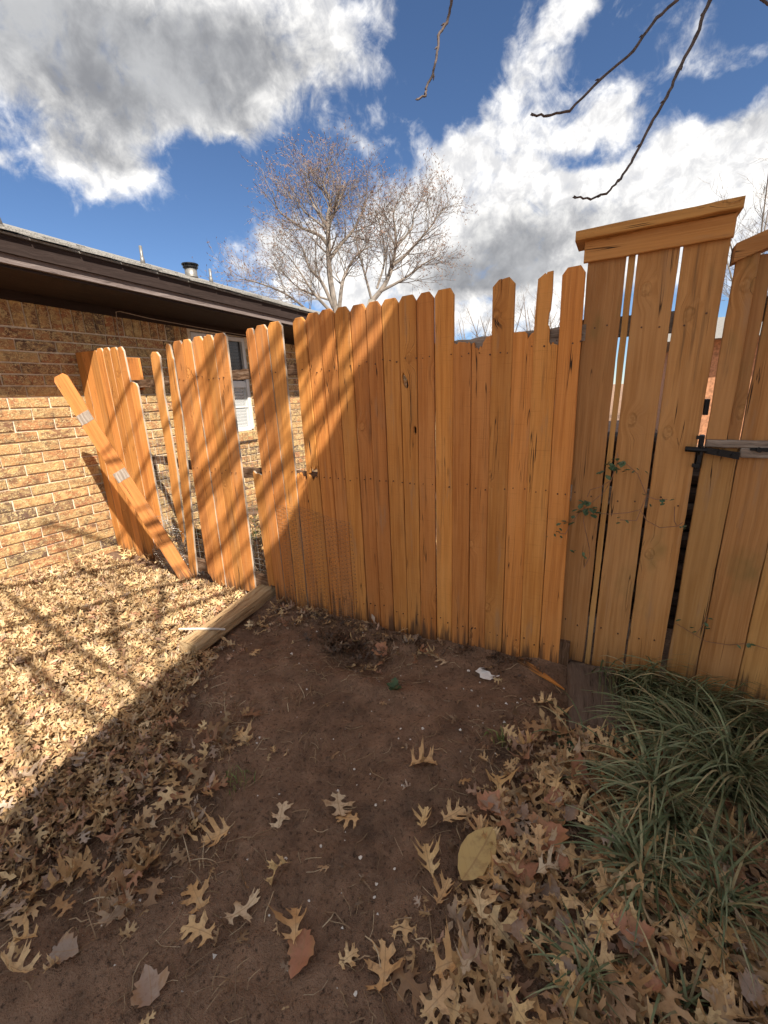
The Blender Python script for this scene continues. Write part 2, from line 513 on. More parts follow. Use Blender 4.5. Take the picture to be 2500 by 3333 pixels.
c = n.mix(n.m('MULTIPLY', n.sm(blot, 0.44, 0.62), n.m('SUBTRACT', 1.0, n.m('MULTIPLY', r2, 0.7))), base, (0.55, 0.375, 0.165))
c = n.mix(n.m('MULTIPLY', n.m('MULTIPLY', n.sm(n.noise(p, 14, 5, 0.65), 0.46, 0.64), n.sm(r2, 0.0, 0.6)), 0.8), c, (0.105, 0.062, 0.042))
c = n.mix(n.m('MULTIPLY', swirl, 0.75), c, (0.70, 0.54, 0.28))
n.put(b.inputs['Base Color'], c)
b.inputs['Roughness'].default_value = 0.9
b.inputs['Specular IOR Level'].default_value = 0.2
n.put(b.inputs['Normal'], n.bump(n.m('ADD', n.m('MULTIPLY', sw, 0.9), n.m('ADD', n.m('MULTIPLY', swirl, 0.5), n.noise(p, 80, 3))), 0.9, 0.008))
M_BRICK = mt

mt, n, b = mat('dirt')
o = n.new('ShaderNodeTexCoord').outputs['Object']
big = n.noise(o, 1.6, 4, 0.6)
mid = n.noise(o, 9, 5, 0.65)
fine = n.noise(o, 70, 5, 0.7)
speck = n.noise(o, 240, 2, 0.5)
c = n.ramp(n.m('ADD', n.m('MULTIPLY', big, 0.45), n.m('MULTIPLY', mid, 0.55)), (0.32, (0.085, 0.052, 0.034)), (0.46, (0.225, 0.134, 0.083)), (0.62, (0.36, 0.22, 0.138)))
c = n.mix(n.m('MULTIPLY', n.sm(fine, 0.52, 0.72), 0.55), c, (0.30, 0.20, 0.13))
c = n.mix(n.m('MULTIPLY', n.sm(fine, 0.46, 0.34), 0.75), c, (0.045, 0.027, 0.018))
c = n.mix(n.m('MULTIPLY', n.sm(speck, 0.70, 0.76), 0.6), c, (0.42, 0.35, 0.27))
n.put(b.inputs['Base Color'], c)
n.put(b.inputs['Roughness'], n.sm(mid, 0.3, 0.7, 0.75, 0.95))
b.inputs['Specular IOR Level'].default_value = 0.3
n.put(b.inputs['Normal'], n.bump(n.m('ADD', n.m('MULTIPLY', mid, 1.2), n.m('ADD', n.m('MULTIPLY', fine, 1.0), n.m('MULTIPLY', speck, 0.5))), 1.0, 0.02))
M_DIRT = mt


def leaf_mat(name, stops, vein=(0.55, 0.42, 0.25), trans=0.05, fs=55.0):
    mt, n, b = mat(name)
    o = n.new('ShaderNodeTexCoord').outputs['Object']
    rnd = n.new('ShaderNodeObjectInfo').outputs['Random']
    at = n.new('ShaderNodeAttribute', attribute_name='rnd').outputs['Fac']
    r_ = n.m('FRACT', n.m('ADD', n.m('MULTIPLY', rnd, 5.13), at))
    c = n.ramp(r_, *stops)
    f = n.noise(o, fs, 5, 0.65)
    c = n.mix(n.m('MULTIPLY', n.sm(f, 0.46, 0.70), 0.6), c, (0.20, 0.11, 0.055))
    c = n.mix(n.m('MULTIPLY', n.sm(n.noise(o, fs * .4, 3), 0.52, 0.7), 0.4), c, vein)
    if fs < 30:
        ox, oy, oz_ = n.sep(o)
        side_v = n.m('ABSOLUTE', n.m('SINE', n.m('MULTIPLY', n.m('SUBTRACT', oy, n.m('MULTIPLY', n.m('ABSOLUTE', ox), 0.9)), 22.0)))
        vn = n.m('MAXIMUM', n.sm(n.m('ABSOLUTE', ox), 0.016, 0.006), n.m('MULTIPLY', n.sm(side_v, 0.12, 0.04), 0.5))
        c = n.mix(n.m('MULTIPLY', vn, 0.55), c, (0.30, 0.17, 0.075))
        c = n.mix(n.m('MULTIPLY', n.sm(n.m('ADD', n.m('ABSOLUTE', ox), n.m('MULTIPLY', f, 0.25)), 0.28, 0.5), 0.5), c, (0.36, 0.20, 0.085))
    n.put(b.inputs['Base Color'], c)
    b.inputs['Roughness'].default_value = 0.6
    b.inputs['Specular IOR Level'].default_value = 0.35
    n.put(b.inputs['Normal'], n.bump(f, 0.35, 0.003))
    tr = n.new('ShaderNodeBsdfTranslucent')
    n.put(tr.inputs[0], c)
    mx = n.new('ShaderNodeMixShader')
    mx.inputs[0].default_value = trans
    nt = mt.node_tree
    nt.links.new(b.outputs[0], mx.inputs[1])
    nt.links.new(tr.outputs[0], mx.inputs[2])
    nt.links.new(mx.outputs[0], nt.nodes['Material Output'].inputs[0])
    return mt


TAN = [(0.0, (0.60, 0.40, 0.175)), (0.18, (0.46, 0.265, 0.105)), (0.36, (0.66, 0.47, 0.235)), (0.5, (0.32, 0.175, 0.080)), (0.62, (0.54, 0.33, 0.135)), (0.74, (0.38, 0.175, 0.088)), (0.86, (0.36, 0.275, 0.20)), (1.0, (0.58, 0.39, 0.175))]
M_LEAF = leaf_mat('dry_oak_leaf', TAN)
M_LITTER_SHADE = leaf_mat('shade_side_litter', [(0.0, (0.17, 0.098, 0.055)), (0.12, (0.52, 0.34, 0.16)), (0.26, (0.30, 0.17, 0.085)), (0.40, (0.66, 0.47, 0.24)), (0.54, (0.125, 0.074, 0.044)), (0.66, (0.46, 0.28, 0.125)), (0.80, (0.40, 0.32, 0.25)), (0.9, (0.40, 0.185, 0.095)), (1.0, (0.20, 0.115, 0.064))], (0.42, 0.30, 0.17), 0.06)  # browner old leaves, darkened as the shaded copy of the litter palette
M_LITTER_PALE = leaf_mat('sun_side_litter', [(0.0, (0.62, 0.44, 0.22)), (0.2, (0.40, 0.24, 0.105)), (0.4, (0.70, 0.53, 0.30)), (0.55, (0.26, 0.145, 0.072)), (0.7, (0.55, 0.365, 0.175)), (0.85, (0.40, 0.30, 0.21)), (0.93, (0.34, 0.15, 0.08)), (1.0, (0.62, 0.43, 0.21))], (0.68, 0.54, 0.32), 0.1)  # sunlit copy of the litter palette, paler in its own colour
M_LEAF_CRUMB = leaf_mat('shade_dark_leaf_crumbs', [(0.0, (0.075, 0.045, 0.028)), (0.5, (0.16, 0.095, 0.055)), (0.8, (0.34, 0.25, 0.17)), (1.0, (0.10, 0.06, 0.036))], (0.2, 0.13, 0.08))  # darker than the leaves, painting shade into the litter gaps
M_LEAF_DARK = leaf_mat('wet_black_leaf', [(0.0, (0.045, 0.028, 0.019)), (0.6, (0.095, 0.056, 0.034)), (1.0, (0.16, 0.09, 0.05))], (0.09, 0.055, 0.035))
M_LEAF_MIX = leaf_mat('mottled_oak_leaf', TAN, fs=7.0)
M_LEAF_TAN = leaf_mat('pale_tan_leaf', [(0.0, (0.66, 0.45, 0.20)), (0.22, (0.72, 0.54, 0.30)), (0.42, (0.50, 0.30, 0.125)), (0.6, (0.68, 0.48, 0.25)), (0.78, (0.56, 0.33, 0.145)), (0.9, (0.58, 0.46, 0.31)), (1.0, (0.70, 0.49, 0.23))], fs=7.0)
M_LEAF_RED = leaf_mat('russet_leaf', [(0.0, (0.36, 0.155, 0.085)), (1.0, (0.42, 0.20, 0.115))], (0.45, 0.25, 0.15), fs=6.0)
M_LEAF_GREYBROWN = leaf_mat('grey_brown_leaf', [(0.0, (0.27, 0.20, 0.155)), (1.0, (0.33, 0.23, 0.17))], (0.40, 0.33, 0.27), fs=6.0)
M_LEAF_YEL = leaf_mat('yellow_leaf', [(0.0, (0.46, 0.31, 0.115)), (1.0, (0.50, 0.35, 0.14))], (0.56, 0.43, 0.20), fs=5.0)
M_LEAF_GRN = leaf_mat('vine_leaf', [(0.0, (0.045, 0.085, 0.040)), (0.5, (0.065, 0.12, 0.055)), (1.0, (0.11, 0.16, 0.075))], (0.13, 0.20, 0.12), 0.1)
M_BLADE = leaf_mat('liriope_blade', [(0.0, (0.070, 0.095, 0.038)), (0.4, (0.11, 0.142, 0.062)), (0.74, (0.22, 0.255, 0.13)), (0.88, (0.42, 0.33, 0.17)), (1.0, (0.10, 0.12, 0.055))], (0.26, 0.28, 0.17), 0.15)
M_STRAW = leaf_mat('dry_straw', [(0.0, (0.36, 0.25, 0.14)), (0.4, (0.15, 0.088, 0.050)), (0.7, (0.26, 0.165, 0.09)), (1.0, (0.55, 0.43, 0.27))], (0.5, 0.4, 0.25), 0.05)
M_GRASS = leaf_mat('lawn_grass', [(0.0, (0.09, 0.16, 0.035)), (0.6, (0.16, 0.22, 0.06)), (1.0, (0.34, 0.28, 0.12))], (0.2, 0.25, 0.08), 0.2)

mt, n, b = mat('window_glass')
b.inputs['Base Color'].default_value = (0.9, 0.93, 0.92, 1)
b.inputs['Roughness'].default_value = 0.03
b.inputs['Alpha'].default_value = 0.22
M_GLASS = mt


mt, n, b = mat('dim_sash_glass')
b.inputs['Base Color'].default_value = (0.09, 0.095, 0.10, 1)  # dark tint paints in the dim, reflecting look of the upper sash
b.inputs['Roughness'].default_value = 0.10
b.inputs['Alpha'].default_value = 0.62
M_GLASS_DIM = mt


# ---------------------------------------------------------------- ground
def vnoise(x, y, s, seed):
    """smooth value noise on numpy arrays"""
    x, y = np.asarray(x, float) * s + seed * 17.3, np.asarray(y, float) * s + seed * 7.9
    xi, yi = np.floor(x), np.floor(y)
    fx, fy = x - xi, y - yi
    fx, fy = fx * fx * (3 - 2 * fx), fy * fy * (3 - 2 * fy)

    def h(a, b):
        q = np.sin(a * 127.1 + b * 311.7 + seed * 74.7) * 43758.5453
        return q - np.floor(q)
    return (h(xi, yi) * (1 - fx) + h(xi + 1, yi) * fx) * (1 - fy) + (h(xi, yi + 1) * (1 - fx) + h(xi + 1, yi + 1) * fx) * fy


def ground_z(x, y):
    x, y = np.asarray(x, float), np.asarray(y, float)
    near = np.exp(-((x + 1) ** 2 + (y - 1.2) ** 2) / 40.0)
    z = 0.055 * (vnoise(x, y, 0.9, 1) - 0.5) + 0.03 * (vnoise(x, y, 2.7, 2) - 0.5) + 0.020 * (vnoise(x, y, 8, 3) - 0.5) + 0.013 * (vnoise(x, y, 22, 4) - 0.5) + 0.007 * (vnoise(x, y, 55, 5) - 0.5)
    z = z * near
    z = z + 0.045 / (1 + np.exp(-(x + 0.35) / 0.15)) / (1 + np.exp(-(y - 1.2) / 0.2))       # rises to the gate
    z = z - 0.02 + 0.03 * np.exp(-((y - 2.05) / 0.15) ** 2) * (x > -2.2) * (x < 0)           # soil banked on the boards
    z = z - 0.055 * np.exp(-(((x + 1.12) / 0.30) ** 2 + ((y - 1.74) / 0.12) ** 2))           # dug hollow by the boards
    z = z + 0.03 * np.exp(-(((x + 1.02) / 0.32) ** 2 + ((y - 1.56) / 0.07) ** 2))
    z = z - 0.05 * np.exp(-(((x + 1.62) / 0.13) ** 2 + ((y - 1.05) / 0.08) ** 2))            # small hole
    return z


def axis(lo, hi, step):
    d = list(np.arange(lo, hi + 1e-6, step))
    far_l, far_r, s = [], [], step
    a = lo
    while a > -900:
        s *= 1.3
        a -= s
        far_l.append(a)
    s, a = step, hi
    while a < 900:
        s *= 1.3
        a += s
        far_r.append(a)
    return np.array(far_l[::-1] + d + far_r)


gx, gy = axis(-4.6, 1.4, 0.016), axis(-0.2, 2.6, 0.016)
GX, GY = np.meshgrid(gx, gy)
GZ = ground_z(GX, GY)
nx, ny = len(gx), len(gy)
idx = np.arange(nx * ny).reshape(ny, nx)
quads = np.stack([idx[:-1, :-1], idx[:-1, 1:], idx[1:, 1:], idx[1:, :-1]], -1).reshape(-1, 4)
g = mesh('ground', np.stack([GX, GY, GZ], -1).reshape(-1, 3).tolist(), quads.tolist(), M_DIRT, smooth=True)
tag(g, 'bare reddish brown dirt ground of the yard', kind='structure')


def gz(x, y):
    return float(ground_z(x, y))


# ---------------------------------------------------------------- brick house on the left
WX = -4.30                       # face of the brick wall
house = empty('brick_house', 'tan and brown brick house with dark eaves behind the broken fence', 'house')
wall = MB().box((WX - 0.25, -2.0, -0.15), (WX - 0.013, 3.49, 2.42)).box((WX - 0.25, 4.29, -0.15), (WX - 0.013, 12.0, 2.42)) \
    .box((WX - 0.25, 3.49, -0.15), (WX - 0.013, 4.29, 0.865)).box((WX - 0.25, 3.49, 2.14), (WX - 0.013, 4.29, 2.42)).build('wall', M_MORTAR, house)
PITCHZ, BL_ = 0.0897, 0.2925
BRICKS = []
JT = 0.0125


def brick_mesh(k, ly, lz):
    rr = random.Random(k)
    bm = bmesh.new()
    bmesh.ops.create_cube(bm, size=1.0)
    for v in bm.verts:
        v.co = Vector((v.co.x * 0.07 - 0.035, v.co.y * ly, v.co.z * lz))
        v.co.x += rr.uniform(-.0015, .0015)
        v.co.y += rr.uniform(-.003, .003)
        v.co.z += rr.uniform(-.0026, .0026)
    ed = [e for e in bm.edges if e.verts[0].co.x > -.02 and e.verts[1].co.x > -.02]
    bmesh.ops.bevel(bm, geom=ed, offset=0.005, segments=1, affect='EDGES')
    me = bpy.data.meshes.new('brick')
    bm.to_mesh(me)
    bm.free()
    me.materials.append(M_BRICK)
    return me


bm_run = [brick_mesh(k, BL_ - JT, PITCHZ - JT) for k in range(6)]
bm_sol = [brick_mesh(20 + k, 0.0897 - JT, 0.254 - JT) for k in range(4)]
rest_b = []
runs = []
for i in range(-18, 5):
    z = 1.563 + (i + 0.5) * PITCHZ
    off = 0.0 if i % 2 else 0.5
    for j in range(-12, 40):
        y = 1.665 + (j + off) * BL_
        y0, y1 = y - BL_ / 2, y + BL_ / 2
        if y1 < -1.9 or y0 > 11.9:
            continue
        segs = [(y0, y1)]
        if 0.84 < z < 2.15:                          # leave the window opening free
            segs = []
            if y0 < 3.485:
                segs.append((y0, min(y1, 3.49)))
            if y1 > 4.295:
                segs.append((max(y0, 4.29), y1))
        for s0, s1 in segs:
            if s1 - s0 < 0.03:
                continue
            runs.append((s0, s1, z))
near_b = [q for q in runs if 1.15 < q[1] and q[0] < 2.45] + [q for q in runs if 2.45 <= q[0] < 4.9 and q[2] > -0.05]
near_b = near_b[:262]
nset = set(near_b)
for q in near_b:
    s0, s1, z = q
    o_ = bpy.data.objects.new('brick', random.choice(bm_run))
    o_.location = (WX + random.uniform(-.0015, .002), (s0 + s1) / 2, z)
    o_.scale = (1, (s1 - s0 - JT) / (BL_ - JT), 1)
    link(o_, wall)
for j in range(-20, 110):
    y = 1.79 + j * 0.0897
    q = (WX, y, 2.139)
    if 1.0 < y < 3.45:
        o_ = bpy.data.objects.new('brick', random.choice(bm_sol))
        o_.location = (WX + random.uniform(-.001, .002), y, 2.139)
        link(o_, wall)
    elif y > 3.4 and not (3.45 < y < 4.33) and y < 11.9:
        rest_b.append((y - 0.04, y + 0.04, 2.018, 2.26))
for q in runs:
    if q not in nset:
        rest_b.append((q[0] + JT / 2, q[1] - JT / 2, q[2] - (PITCHZ - JT) / 2, q[2] + (PITCHZ - JT) / 2))
mb = MB()
for y0, y1, z0, z1 in rest_b:
    mb.box((WX - 0.05, y0, z0), (WX + random.uniform(-.0015, .002), y1, z1))
rb = mb.build('brick_courses', M_BRICK, wall)
rb['kind'] = 'stuff'
a = rb.data.attributes.new('rnd', 'FLOAT', 'FACE')
a.data.foreach_set('value', np.repeat(rng.random(len(rest_b)), 6).astype(np.float32))

# window with blinds
win = MB()
for (a0, b0) in (((3.495, 1.0), (3.54, 2.13)), ((4.24, 1.0), (4.285, 2.13)), ((3.54, 2.085), (4.24, 2.13)), ((3.54, 0.985), (4.24, 1.03))):
    win.box((WX - 0.07, a0[0], a0[1]), (WX - 0.012, b0[0], b0[1]))
win = win.build('window', M_WHITE, house)
MB().box((WX - 0.055, 3.54, 1.53), (WX - 0.02, 4.24, 1.592)).box((WX - 0.06, 3.54, 1.592), (WX - 0.03, 4.24, 1.61)).build('meeting_rail', M_WHITE, win)
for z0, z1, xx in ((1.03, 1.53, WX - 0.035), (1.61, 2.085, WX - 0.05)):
    MB().box((xx - 0.004, 3.541, z0), (xx, 4.239, z1)).build('pane', M_GLASS if z0 < 1.5 else M_GLASS_DIM, win)
for z0 in (1.28,):
    MB().box((WX - 0.036, 3.541, z0), (WX - 0.026, 4.239, z0 + 0.014)).build('glazing_bar', M_WHITE, win)
slat = MB().hexa([(-.019, -.34, -.011), (-.018, -.34, -.013), (-.018, .34, -.013), (-.019, .34, -.011), (.018, -.34, .013), (.019, -.34, .011), (.019, .34, .011), (.018, .34, .013)])
sme = None
for k in range(26):
    if sme is None:
        s_ = slat.build('blind_slat', M_WHITE, win)
        sme = s_.data
    else:
        s_ = link(bpy.data.objects.new('blind_slat', sme), win)
    s_.location = (WX - 0.085, 3.89, 1.045 + k * 0.0405)
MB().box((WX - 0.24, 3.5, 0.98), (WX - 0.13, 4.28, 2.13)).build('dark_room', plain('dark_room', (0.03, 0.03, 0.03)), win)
for k in range(9):                                   # sloping brick sill
    y = 3.49 + 0.0445 + k * 0.0889
    o_ = MB().hexa([(WX - 0.07, y - .039, .872), (WX + .040, y - .039, .866), (WX + .040, y + .039, .866), (WX - .07, y + .039, .872),
                    (WX - 0.07, y - .039, .995), (WX + .040, y - .039, .968), (WX + .040, y + .039, .968), (WX - .07, y + .039, .995)]).build('sill_brick', M_BRICK, win)


# roof: eave line sags slightly along y
def ez(y):
    return 2.475 - 0.026 * (y - 1.55)


EX = -3.55
yA, yB = -1.5, 12.0
TAN4 = 4 / 12.0


def strip(mb, x0, x1, zlo, zhi, ya=yA, yb=yB, mi=0, zlo1=None, zhi1=None):
    zlo1 = zlo if zlo1 is None else zlo1
    zhi1 = zhi if zhi1 is None else zhi1
    e0, e1 = ez(ya), ez(yb)
    mb.hexa([(x0, ya, e0 + zlo), (x1, ya, e0 + zlo1), (x1, yb, e1 + zlo1), (x0, yb, e1 + zlo), (x0, ya, e0 + zhi), (x1, ya, e0 + zhi1), (x1, yb, e1 + zhi1), (x0, yb, e1 + zhi)], mi)
    return mb


eave = strip(MB(), EX - 0.088, EX - 0.060, -0.170, -0.012).build('fascia_board', M_FASCIA, house)
eave.data.materials.clear()
eave.data.materials.append(M_FASCIA)
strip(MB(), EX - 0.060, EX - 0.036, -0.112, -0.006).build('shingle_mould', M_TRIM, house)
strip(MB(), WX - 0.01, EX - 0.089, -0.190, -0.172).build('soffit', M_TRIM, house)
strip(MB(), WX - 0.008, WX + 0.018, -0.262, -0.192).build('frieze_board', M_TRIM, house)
roof = strip(MB(), EX - 0.02, EX - 4.2, -0.005, 0.008, zlo1=-0.005 + 4.18 * TAN4, zhi1=0.008 + 4.18 * TAN4)
strip(roof, EX - 4.2, EX - 8.4, -0.005 + 4.18 * TAN4, 0.008 + 4.18 * TAN4, zlo1=-0.005, zhi1=0.008)
roof = roof.build('roof', M_SHINGLE, house)
shm = []
for k in range(5):
    rr = random.Random(k)
    w2, d2 = 0.148, 0.20
    mb = MB()
    mb.hexa([(0, -w2 + rr.uniform(0, .004), 0), (-d2, -w2, d2 * TAN4), (-d2, w2, d2 * TAN4), (rr.uniform(-.006, .004), w2 - rr.uniform(0, .004), 0),
             (0, -w2 + rr.uniform(0, .004), .012), (-d2, -w2, d2 * TAN4 + .005), (-d2, w2, d2 * TAN4 + .005), (0, w2 - rr.uniform(0, .004), .012)])
    me = bpy.data.meshes.new('shingle')
    me.from_pydata(mb.V, [], mb.F)
    me.materials.append(M_SHINGLE)
    shm.append(me)
for c_ in range(6):
    for j in range(42):
        y = 0.35 + j * 0.305 + (0.15 if c_ % 2 else 0)
        if y > 11.9 or (c_ > 3 and y > 6):
            continue
        o_ = bpy.data.objects.new('shingle', random.choice(shm))
        o_.location = (EX + 0.008 - c_ * 0.14, y, ez(y) + 0.010 + c_ * (0.14 * TAN4 + 0.0012) + random.uniform(0, .003))
        link(o_, roof)


def roof_z(x, y):
    return ez(y) + (EX - x) * TAN4


for (yy, h_, r__) in ((2.62, 0.26, 0.040), (4.25, 0.22, 0.020), (5.40, 0.20, 0.020)):
    xx = -6.0
    z0 = roof_z(xx, yy)
    MB().tube([(xx, yy, z0 - .05), (xx, yy, z0 + h_)], r__, 12).tube([(xx, yy, z0 - .03), (xx, yy, z0 + .05), (xx, yy, z0 + .09)], [r__ * 1.7, r__ * 1.4, r__ * 1.1], 12).build('vent_pipe', M_METAL, roof, True)
xx, yy = -6.0, 5.03
z0 = roof_z(xx, yy) - .05
cap = MB().tube([(xx, yy, z0 - .08), (xx, yy, z0 + .18)], 0.088, 16).tube([(xx, yy, z0 + .04), (xx, yy, z0 + .065)], 0.096, 16).build('chimney_flue', M_METAL, roof, True)
MB().tube([(xx, yy, z0 + .215), (xx, yy, z0 + .230), (xx, yy, z0 + .240)], [0.122, 0.122, 0.08], 18).tube([(xx, yy, z0 + .175), (xx, yy, z0 + .19)], 0.108, 18).build('flue_cap', M_IRON, cap)
st = MB()
for k in range(6):
    w = k * math.pi / 3
    st.tube([(xx + .094 * math.cos(w), yy + .094 * math.sin(w), z0 + .18), (xx + .094 * math.cos(w), yy + .094 * math.sin(w), z0 + .22)], .007, 4)
st.build('cap_struts', M_IRON, cap)
wire = [(WX + .012, 2.69, 1.50), (WX + .012, 2.66, 1.75), (WX + .012, 2.655, 1.906), (WX + .013, 2.66, 2.10), (WX + .02, 2.669, 2.225), (WX + .03, 2.70, 2.232), (WX + .03, 3.0, 2.205), (WX + .03, 3.35, 2.19), (WX + .03, 3.584, 2.180), (WX + .03, 4.0, 2.165), (WX + .03, 4.9, 2.15)]
tag(MB().tube(wire, 0.0035, 5).build('cable', M_CABLE), 'thin pale cable running down the brick and under the eave', 'cable')

# ---------------------------------------------------------------- wooden fence across the picture
FY = 2.046
fence = empty('wooden_fence', 'orange stained picket fence with missing and broken boards', 'fence', loc=(0, 0, 0))
TH = 0.016


def jag(x0, x1, z, amp, n, tilt=0.0):
    """a splintered line from x0 to x1"""
    out = []
    for i in range(n + 1):
        t = i / n
        out.append((x0 + (x1 - x0) * t, z + tilt * t + random.uniform(-amp, amp) * (1 if i % 2 else -.6)))
    return out


def dogear(xl, xr, zt, ear=0.020, drop=0.028):
    return [(xl, zt - drop), (xl + ear, zt - .002), (xr - ear, zt), (xr, zt - drop)]


def picket(xl_b, xr_b, zb, xl_t, xr_t, zt, top=None, bot=None, y=None, holes=(), mats=None, name='picket', gap=0.0019, lab=None):
    xl_b, xl_t, xr_b, xr_t = xl_b + gap, xl_t + gap, xr_b - gap, xr_t - gap
    t_ = dogear(xl_t, xr_t, zt, random.uniform(.017, .024), random.uniform(.024, .032)) if top is None else top
    b_ = [(xr_b, zb + random.uniform(-.004, .004)), (xl_b, zb + random.uniform(-.004, .004))] if bot is None else bot
    yy = FY + random.uniform(-.0045, .0045) if y is None else y
    o_ = slab(name, t_ + b_, TH, mats or [M_FENCE, M_FENCE], fence, holes, bevel=.0026, warp=random.uniform(-.003, .003))
    o_.location.y = yy
    if lab:
        o_['label'] = lab
    return o_


SW = [M_FENCE, M_SAWN]
# seams measured along the fence (bottom, top) in metres
sA, sB, sC, sC1 = (-2.030, -2.034), (-1.938, -1.964), (-1.845, -1.864), (-1.752, -1.755)
sD, sE, sF, sG, sH, sI, sJ, sK = (-1.650, -1.675), (-1.552, -1.585), (-1.455, -1.489), (-1.368, -1.390), (-1.272, -1.294), (-1.180, -1.197), (-1.088, -1.107), (-0.994, -1.010)
sL, sM, sN, sO, sP, sQ, sR, sS, sT = (-0.908, -0.914), (-0.812, -0.824), (-0.718, -0.727), (-0.622, -0.640), (-0.530, -0.548), (-0.436, -0.453), (-0.342, -0.360), (-0.246, -0.268), (-0.150, -0.178)
Z0 = -0.03
# short broken board left of the trio
picket(-2.118, sA[0], .12, -2.118, sA[1], .93, top=[(-2.118, .925), (-2.110, .942), (-2.098, .930), (-2.09, .925), (-2.07, .928), (sA[1] - .003, .915)],
       bot=jag(sA[0] - .002, -2.095, .118, .014, 7), mats=SW, lab='short board broken off at the middle rail')
picket(sA[0], sB[0], Z0, sA[1], sB[1], 1.808, mats=SW, top=[(sA[1], 1.79), (sA[1] + .014, 1.808), (sB[1] - .022, 1.810), (sB[1] - .014, 1.800), (sB[1] - .010, 1.77), (sB[1] - .002, 1.78)])
picket(sB[0], sC[0], Z0, sB[1], sC[1], 1.820, mats=SW, gap=.002)
picket(sC[0], sC1[0], Z0, sC[1], sC1[1], 1.828, mats=SW, gap=.002)
# board missing above the middle rail: only its stump is left
picket(sC1[0] + .002, sD[0], Z0, sC1[0], sD[0] - .002, .93, top=[(sC1[0], .925), (-1.742, .945), (-1.735, .92), (-1.722, .952), (-1.712, .948), (-1.70, .915), (-1.69, .93), (-1.68, .905), (-1.667, .925), (sD[0] - .004, .912)], lab='splintered stump of a missing board')
hole = [(-1.61 + (a + 1.61) * 1.25, .95 + (b - .95) * 1.3) for a, b in ((-1.640, .948), (-1.628, .956), (-1.620, .985), (-1.608, .968), (-1.598, .975), (-1.592, .992), (-1.584, .960), (-1.590, .930), (-1.602, .938), (-1.612, .918), (-1.626, .930))]
picket(sD[0], sE[0], .005, sD[1], sE[1], 1.832, holes=[hole], lab='board with a rotted hole at the middle rail')
picket(sE[0], sF[0], -.0, sE[1], sF[1], 1.847)
picket(sF[0], sG[0], Z0, sF[1], sG[1], 1.853)
picket(sG[0], sH[0], Z0, sG[1], sH[1], 1.854)
picket(sH[0], sI[0], Z0, sH[1], sI[1], 1.855)
picket(sI[0], sJ[0], Z0, sI[1], sJ[1], 1.857)
picket(sJ[0], sK[0], Z0, sJ[1], sK[1], 1.860)
k1 = [(-.986, 1.505), (-.980, 1.490), (-.973, 1.470), (-.970, 1.448), (-.974, 1.434), (-.982, 1.442), (-.988, 1.462), (-.990, 1.485)]
k1 = [(-.980 + (a + .980) * 1.75, 1.47 + (b - 1.47) * 1.15) for a, b in k1]
k2 = [(-.932, 1.232), (-.926, 1.240), (-.9215, 1.232), (-.9215, 1.210), (-.926, 1.200), (-.932, 1.212)]
k2 = [(-.9265 + (a + .9265) * 1.5 - .003, 1.22 + (b - 1.22) * 1.15) for a, b in k2]
picket(sK[0], sL[0], Z0, sK[1], sL[1], 1.862, holes=[k1, k2], lab='board with two dark knotholes', gap=.002)
picket(sL[0], sM[0], Z0, sL[1], sM[1], 1.864)
picket(sM[0], sN[0], Z0, sM[1], sN[1], 1.867)
picket(sN[0], sO[0], Z0, sN[1], sO[1], 1.62, top=[(sN[1], 1.628)] + jag(sN[1] + .01, sO[1] - .004, 1.628, .008, 9, -.004) + [(sO[1], 1.60)], gap=.002, lab='board snapped off at the top rail')
picket(sO[0], sP[0], Z0, sO[1], sP[1], 1.62, top=[(sO[1] + .002, 1.618), (-.628, 1.624), (-.622, 1.598), (-.612, 1.600), (-.606, 1.588), (-.598, 1.606), (-.590, 1.596), (-.586, 1.618), (-.578, 1.63), (-.572, 1.642), (sP[1] + .002, 1.648)], gap=.0015, lab='board snapped off in a slant at the top rail')
picket(sP[0], sQ[0], Z0, sP[1], sQ[1], 1.872, lab='full height board with a crack down its top', top=[(sP[1], 1.842), (-.522, 1.868), (-.511, 1.870), (-.5095, 1.80), (-.508, 1.868), (-.478, 1.873), (sQ[1], 1.846)])
picket(sQ[0], sR[0], Z0, sQ[1], sR[1], 1.65, top=[(sQ[1], 1.650), (-.42, 1.651), (-.402, 1.650), (-.392, 1.640), (-.388, 1.62), (-.380, 1.632), (-.374, 1.640), (sR[1] - .002, 1.643)], lab='board broken level with the top rail')
picket(sR[0], sS[0], Z0, sR[1], sS[1], 1.87, top=[(-.366, 1.62), (-.360, 1.848), (-.332, 1.868), (-.328, 1.862), (-.324, 1.870), (-.302, 1.872), (-.300, 1.79), (-.303, 1.725), (-.308, 1.712), (-.309, 1.670), (-.302, 1.655), (-.300, 1.60), (-.292, 1.585), (-.285, 1.60), (-.278, 1.59), (sS[1] + .004, 1.585)], lab='narrow splintered board standing half width above the rail')
picket(sS[0], sT[0], .01, sS[1], sT[1], 1.876, y=FY - .004)
# panel of five boards, left
g2b, g2t, g2z = [-2.727, -2.633, -2.540, -2.437, -2.340, -2.232], [-2.722, -2.627, -2.531, -2.426, -2.325, -2.211], [1.794, 1.796, 1.805, 1.803, 1.807]
for i in range(5):
    tp = None
    if i == 3:
        tp = [(g2t[3] + .001, 1.775), (g2t[3] + .018, 1.801), (g2t[3] + .03, 1.797), (g2t[3] + .045, 1.808), (g2t[4] - .022, 1.803), (g2t[4] - .006, 1.772), (g2t[4] - .002, 1.768)]
    bt = [(g2b[1], .02), (g2b[0] + .05, .03), (g2b[0] + .03, .065), (g2b[0], .10)] if i == 0 else None
    picket(g2b[i], g2b[i + 1], (-.0, .0, -.01, -.02, .02)[i], g2t[i], g2t[i + 1], g2z[i], top=tp, bot=bt, mats=SW, gap=.0022 if i == 4 else .001)
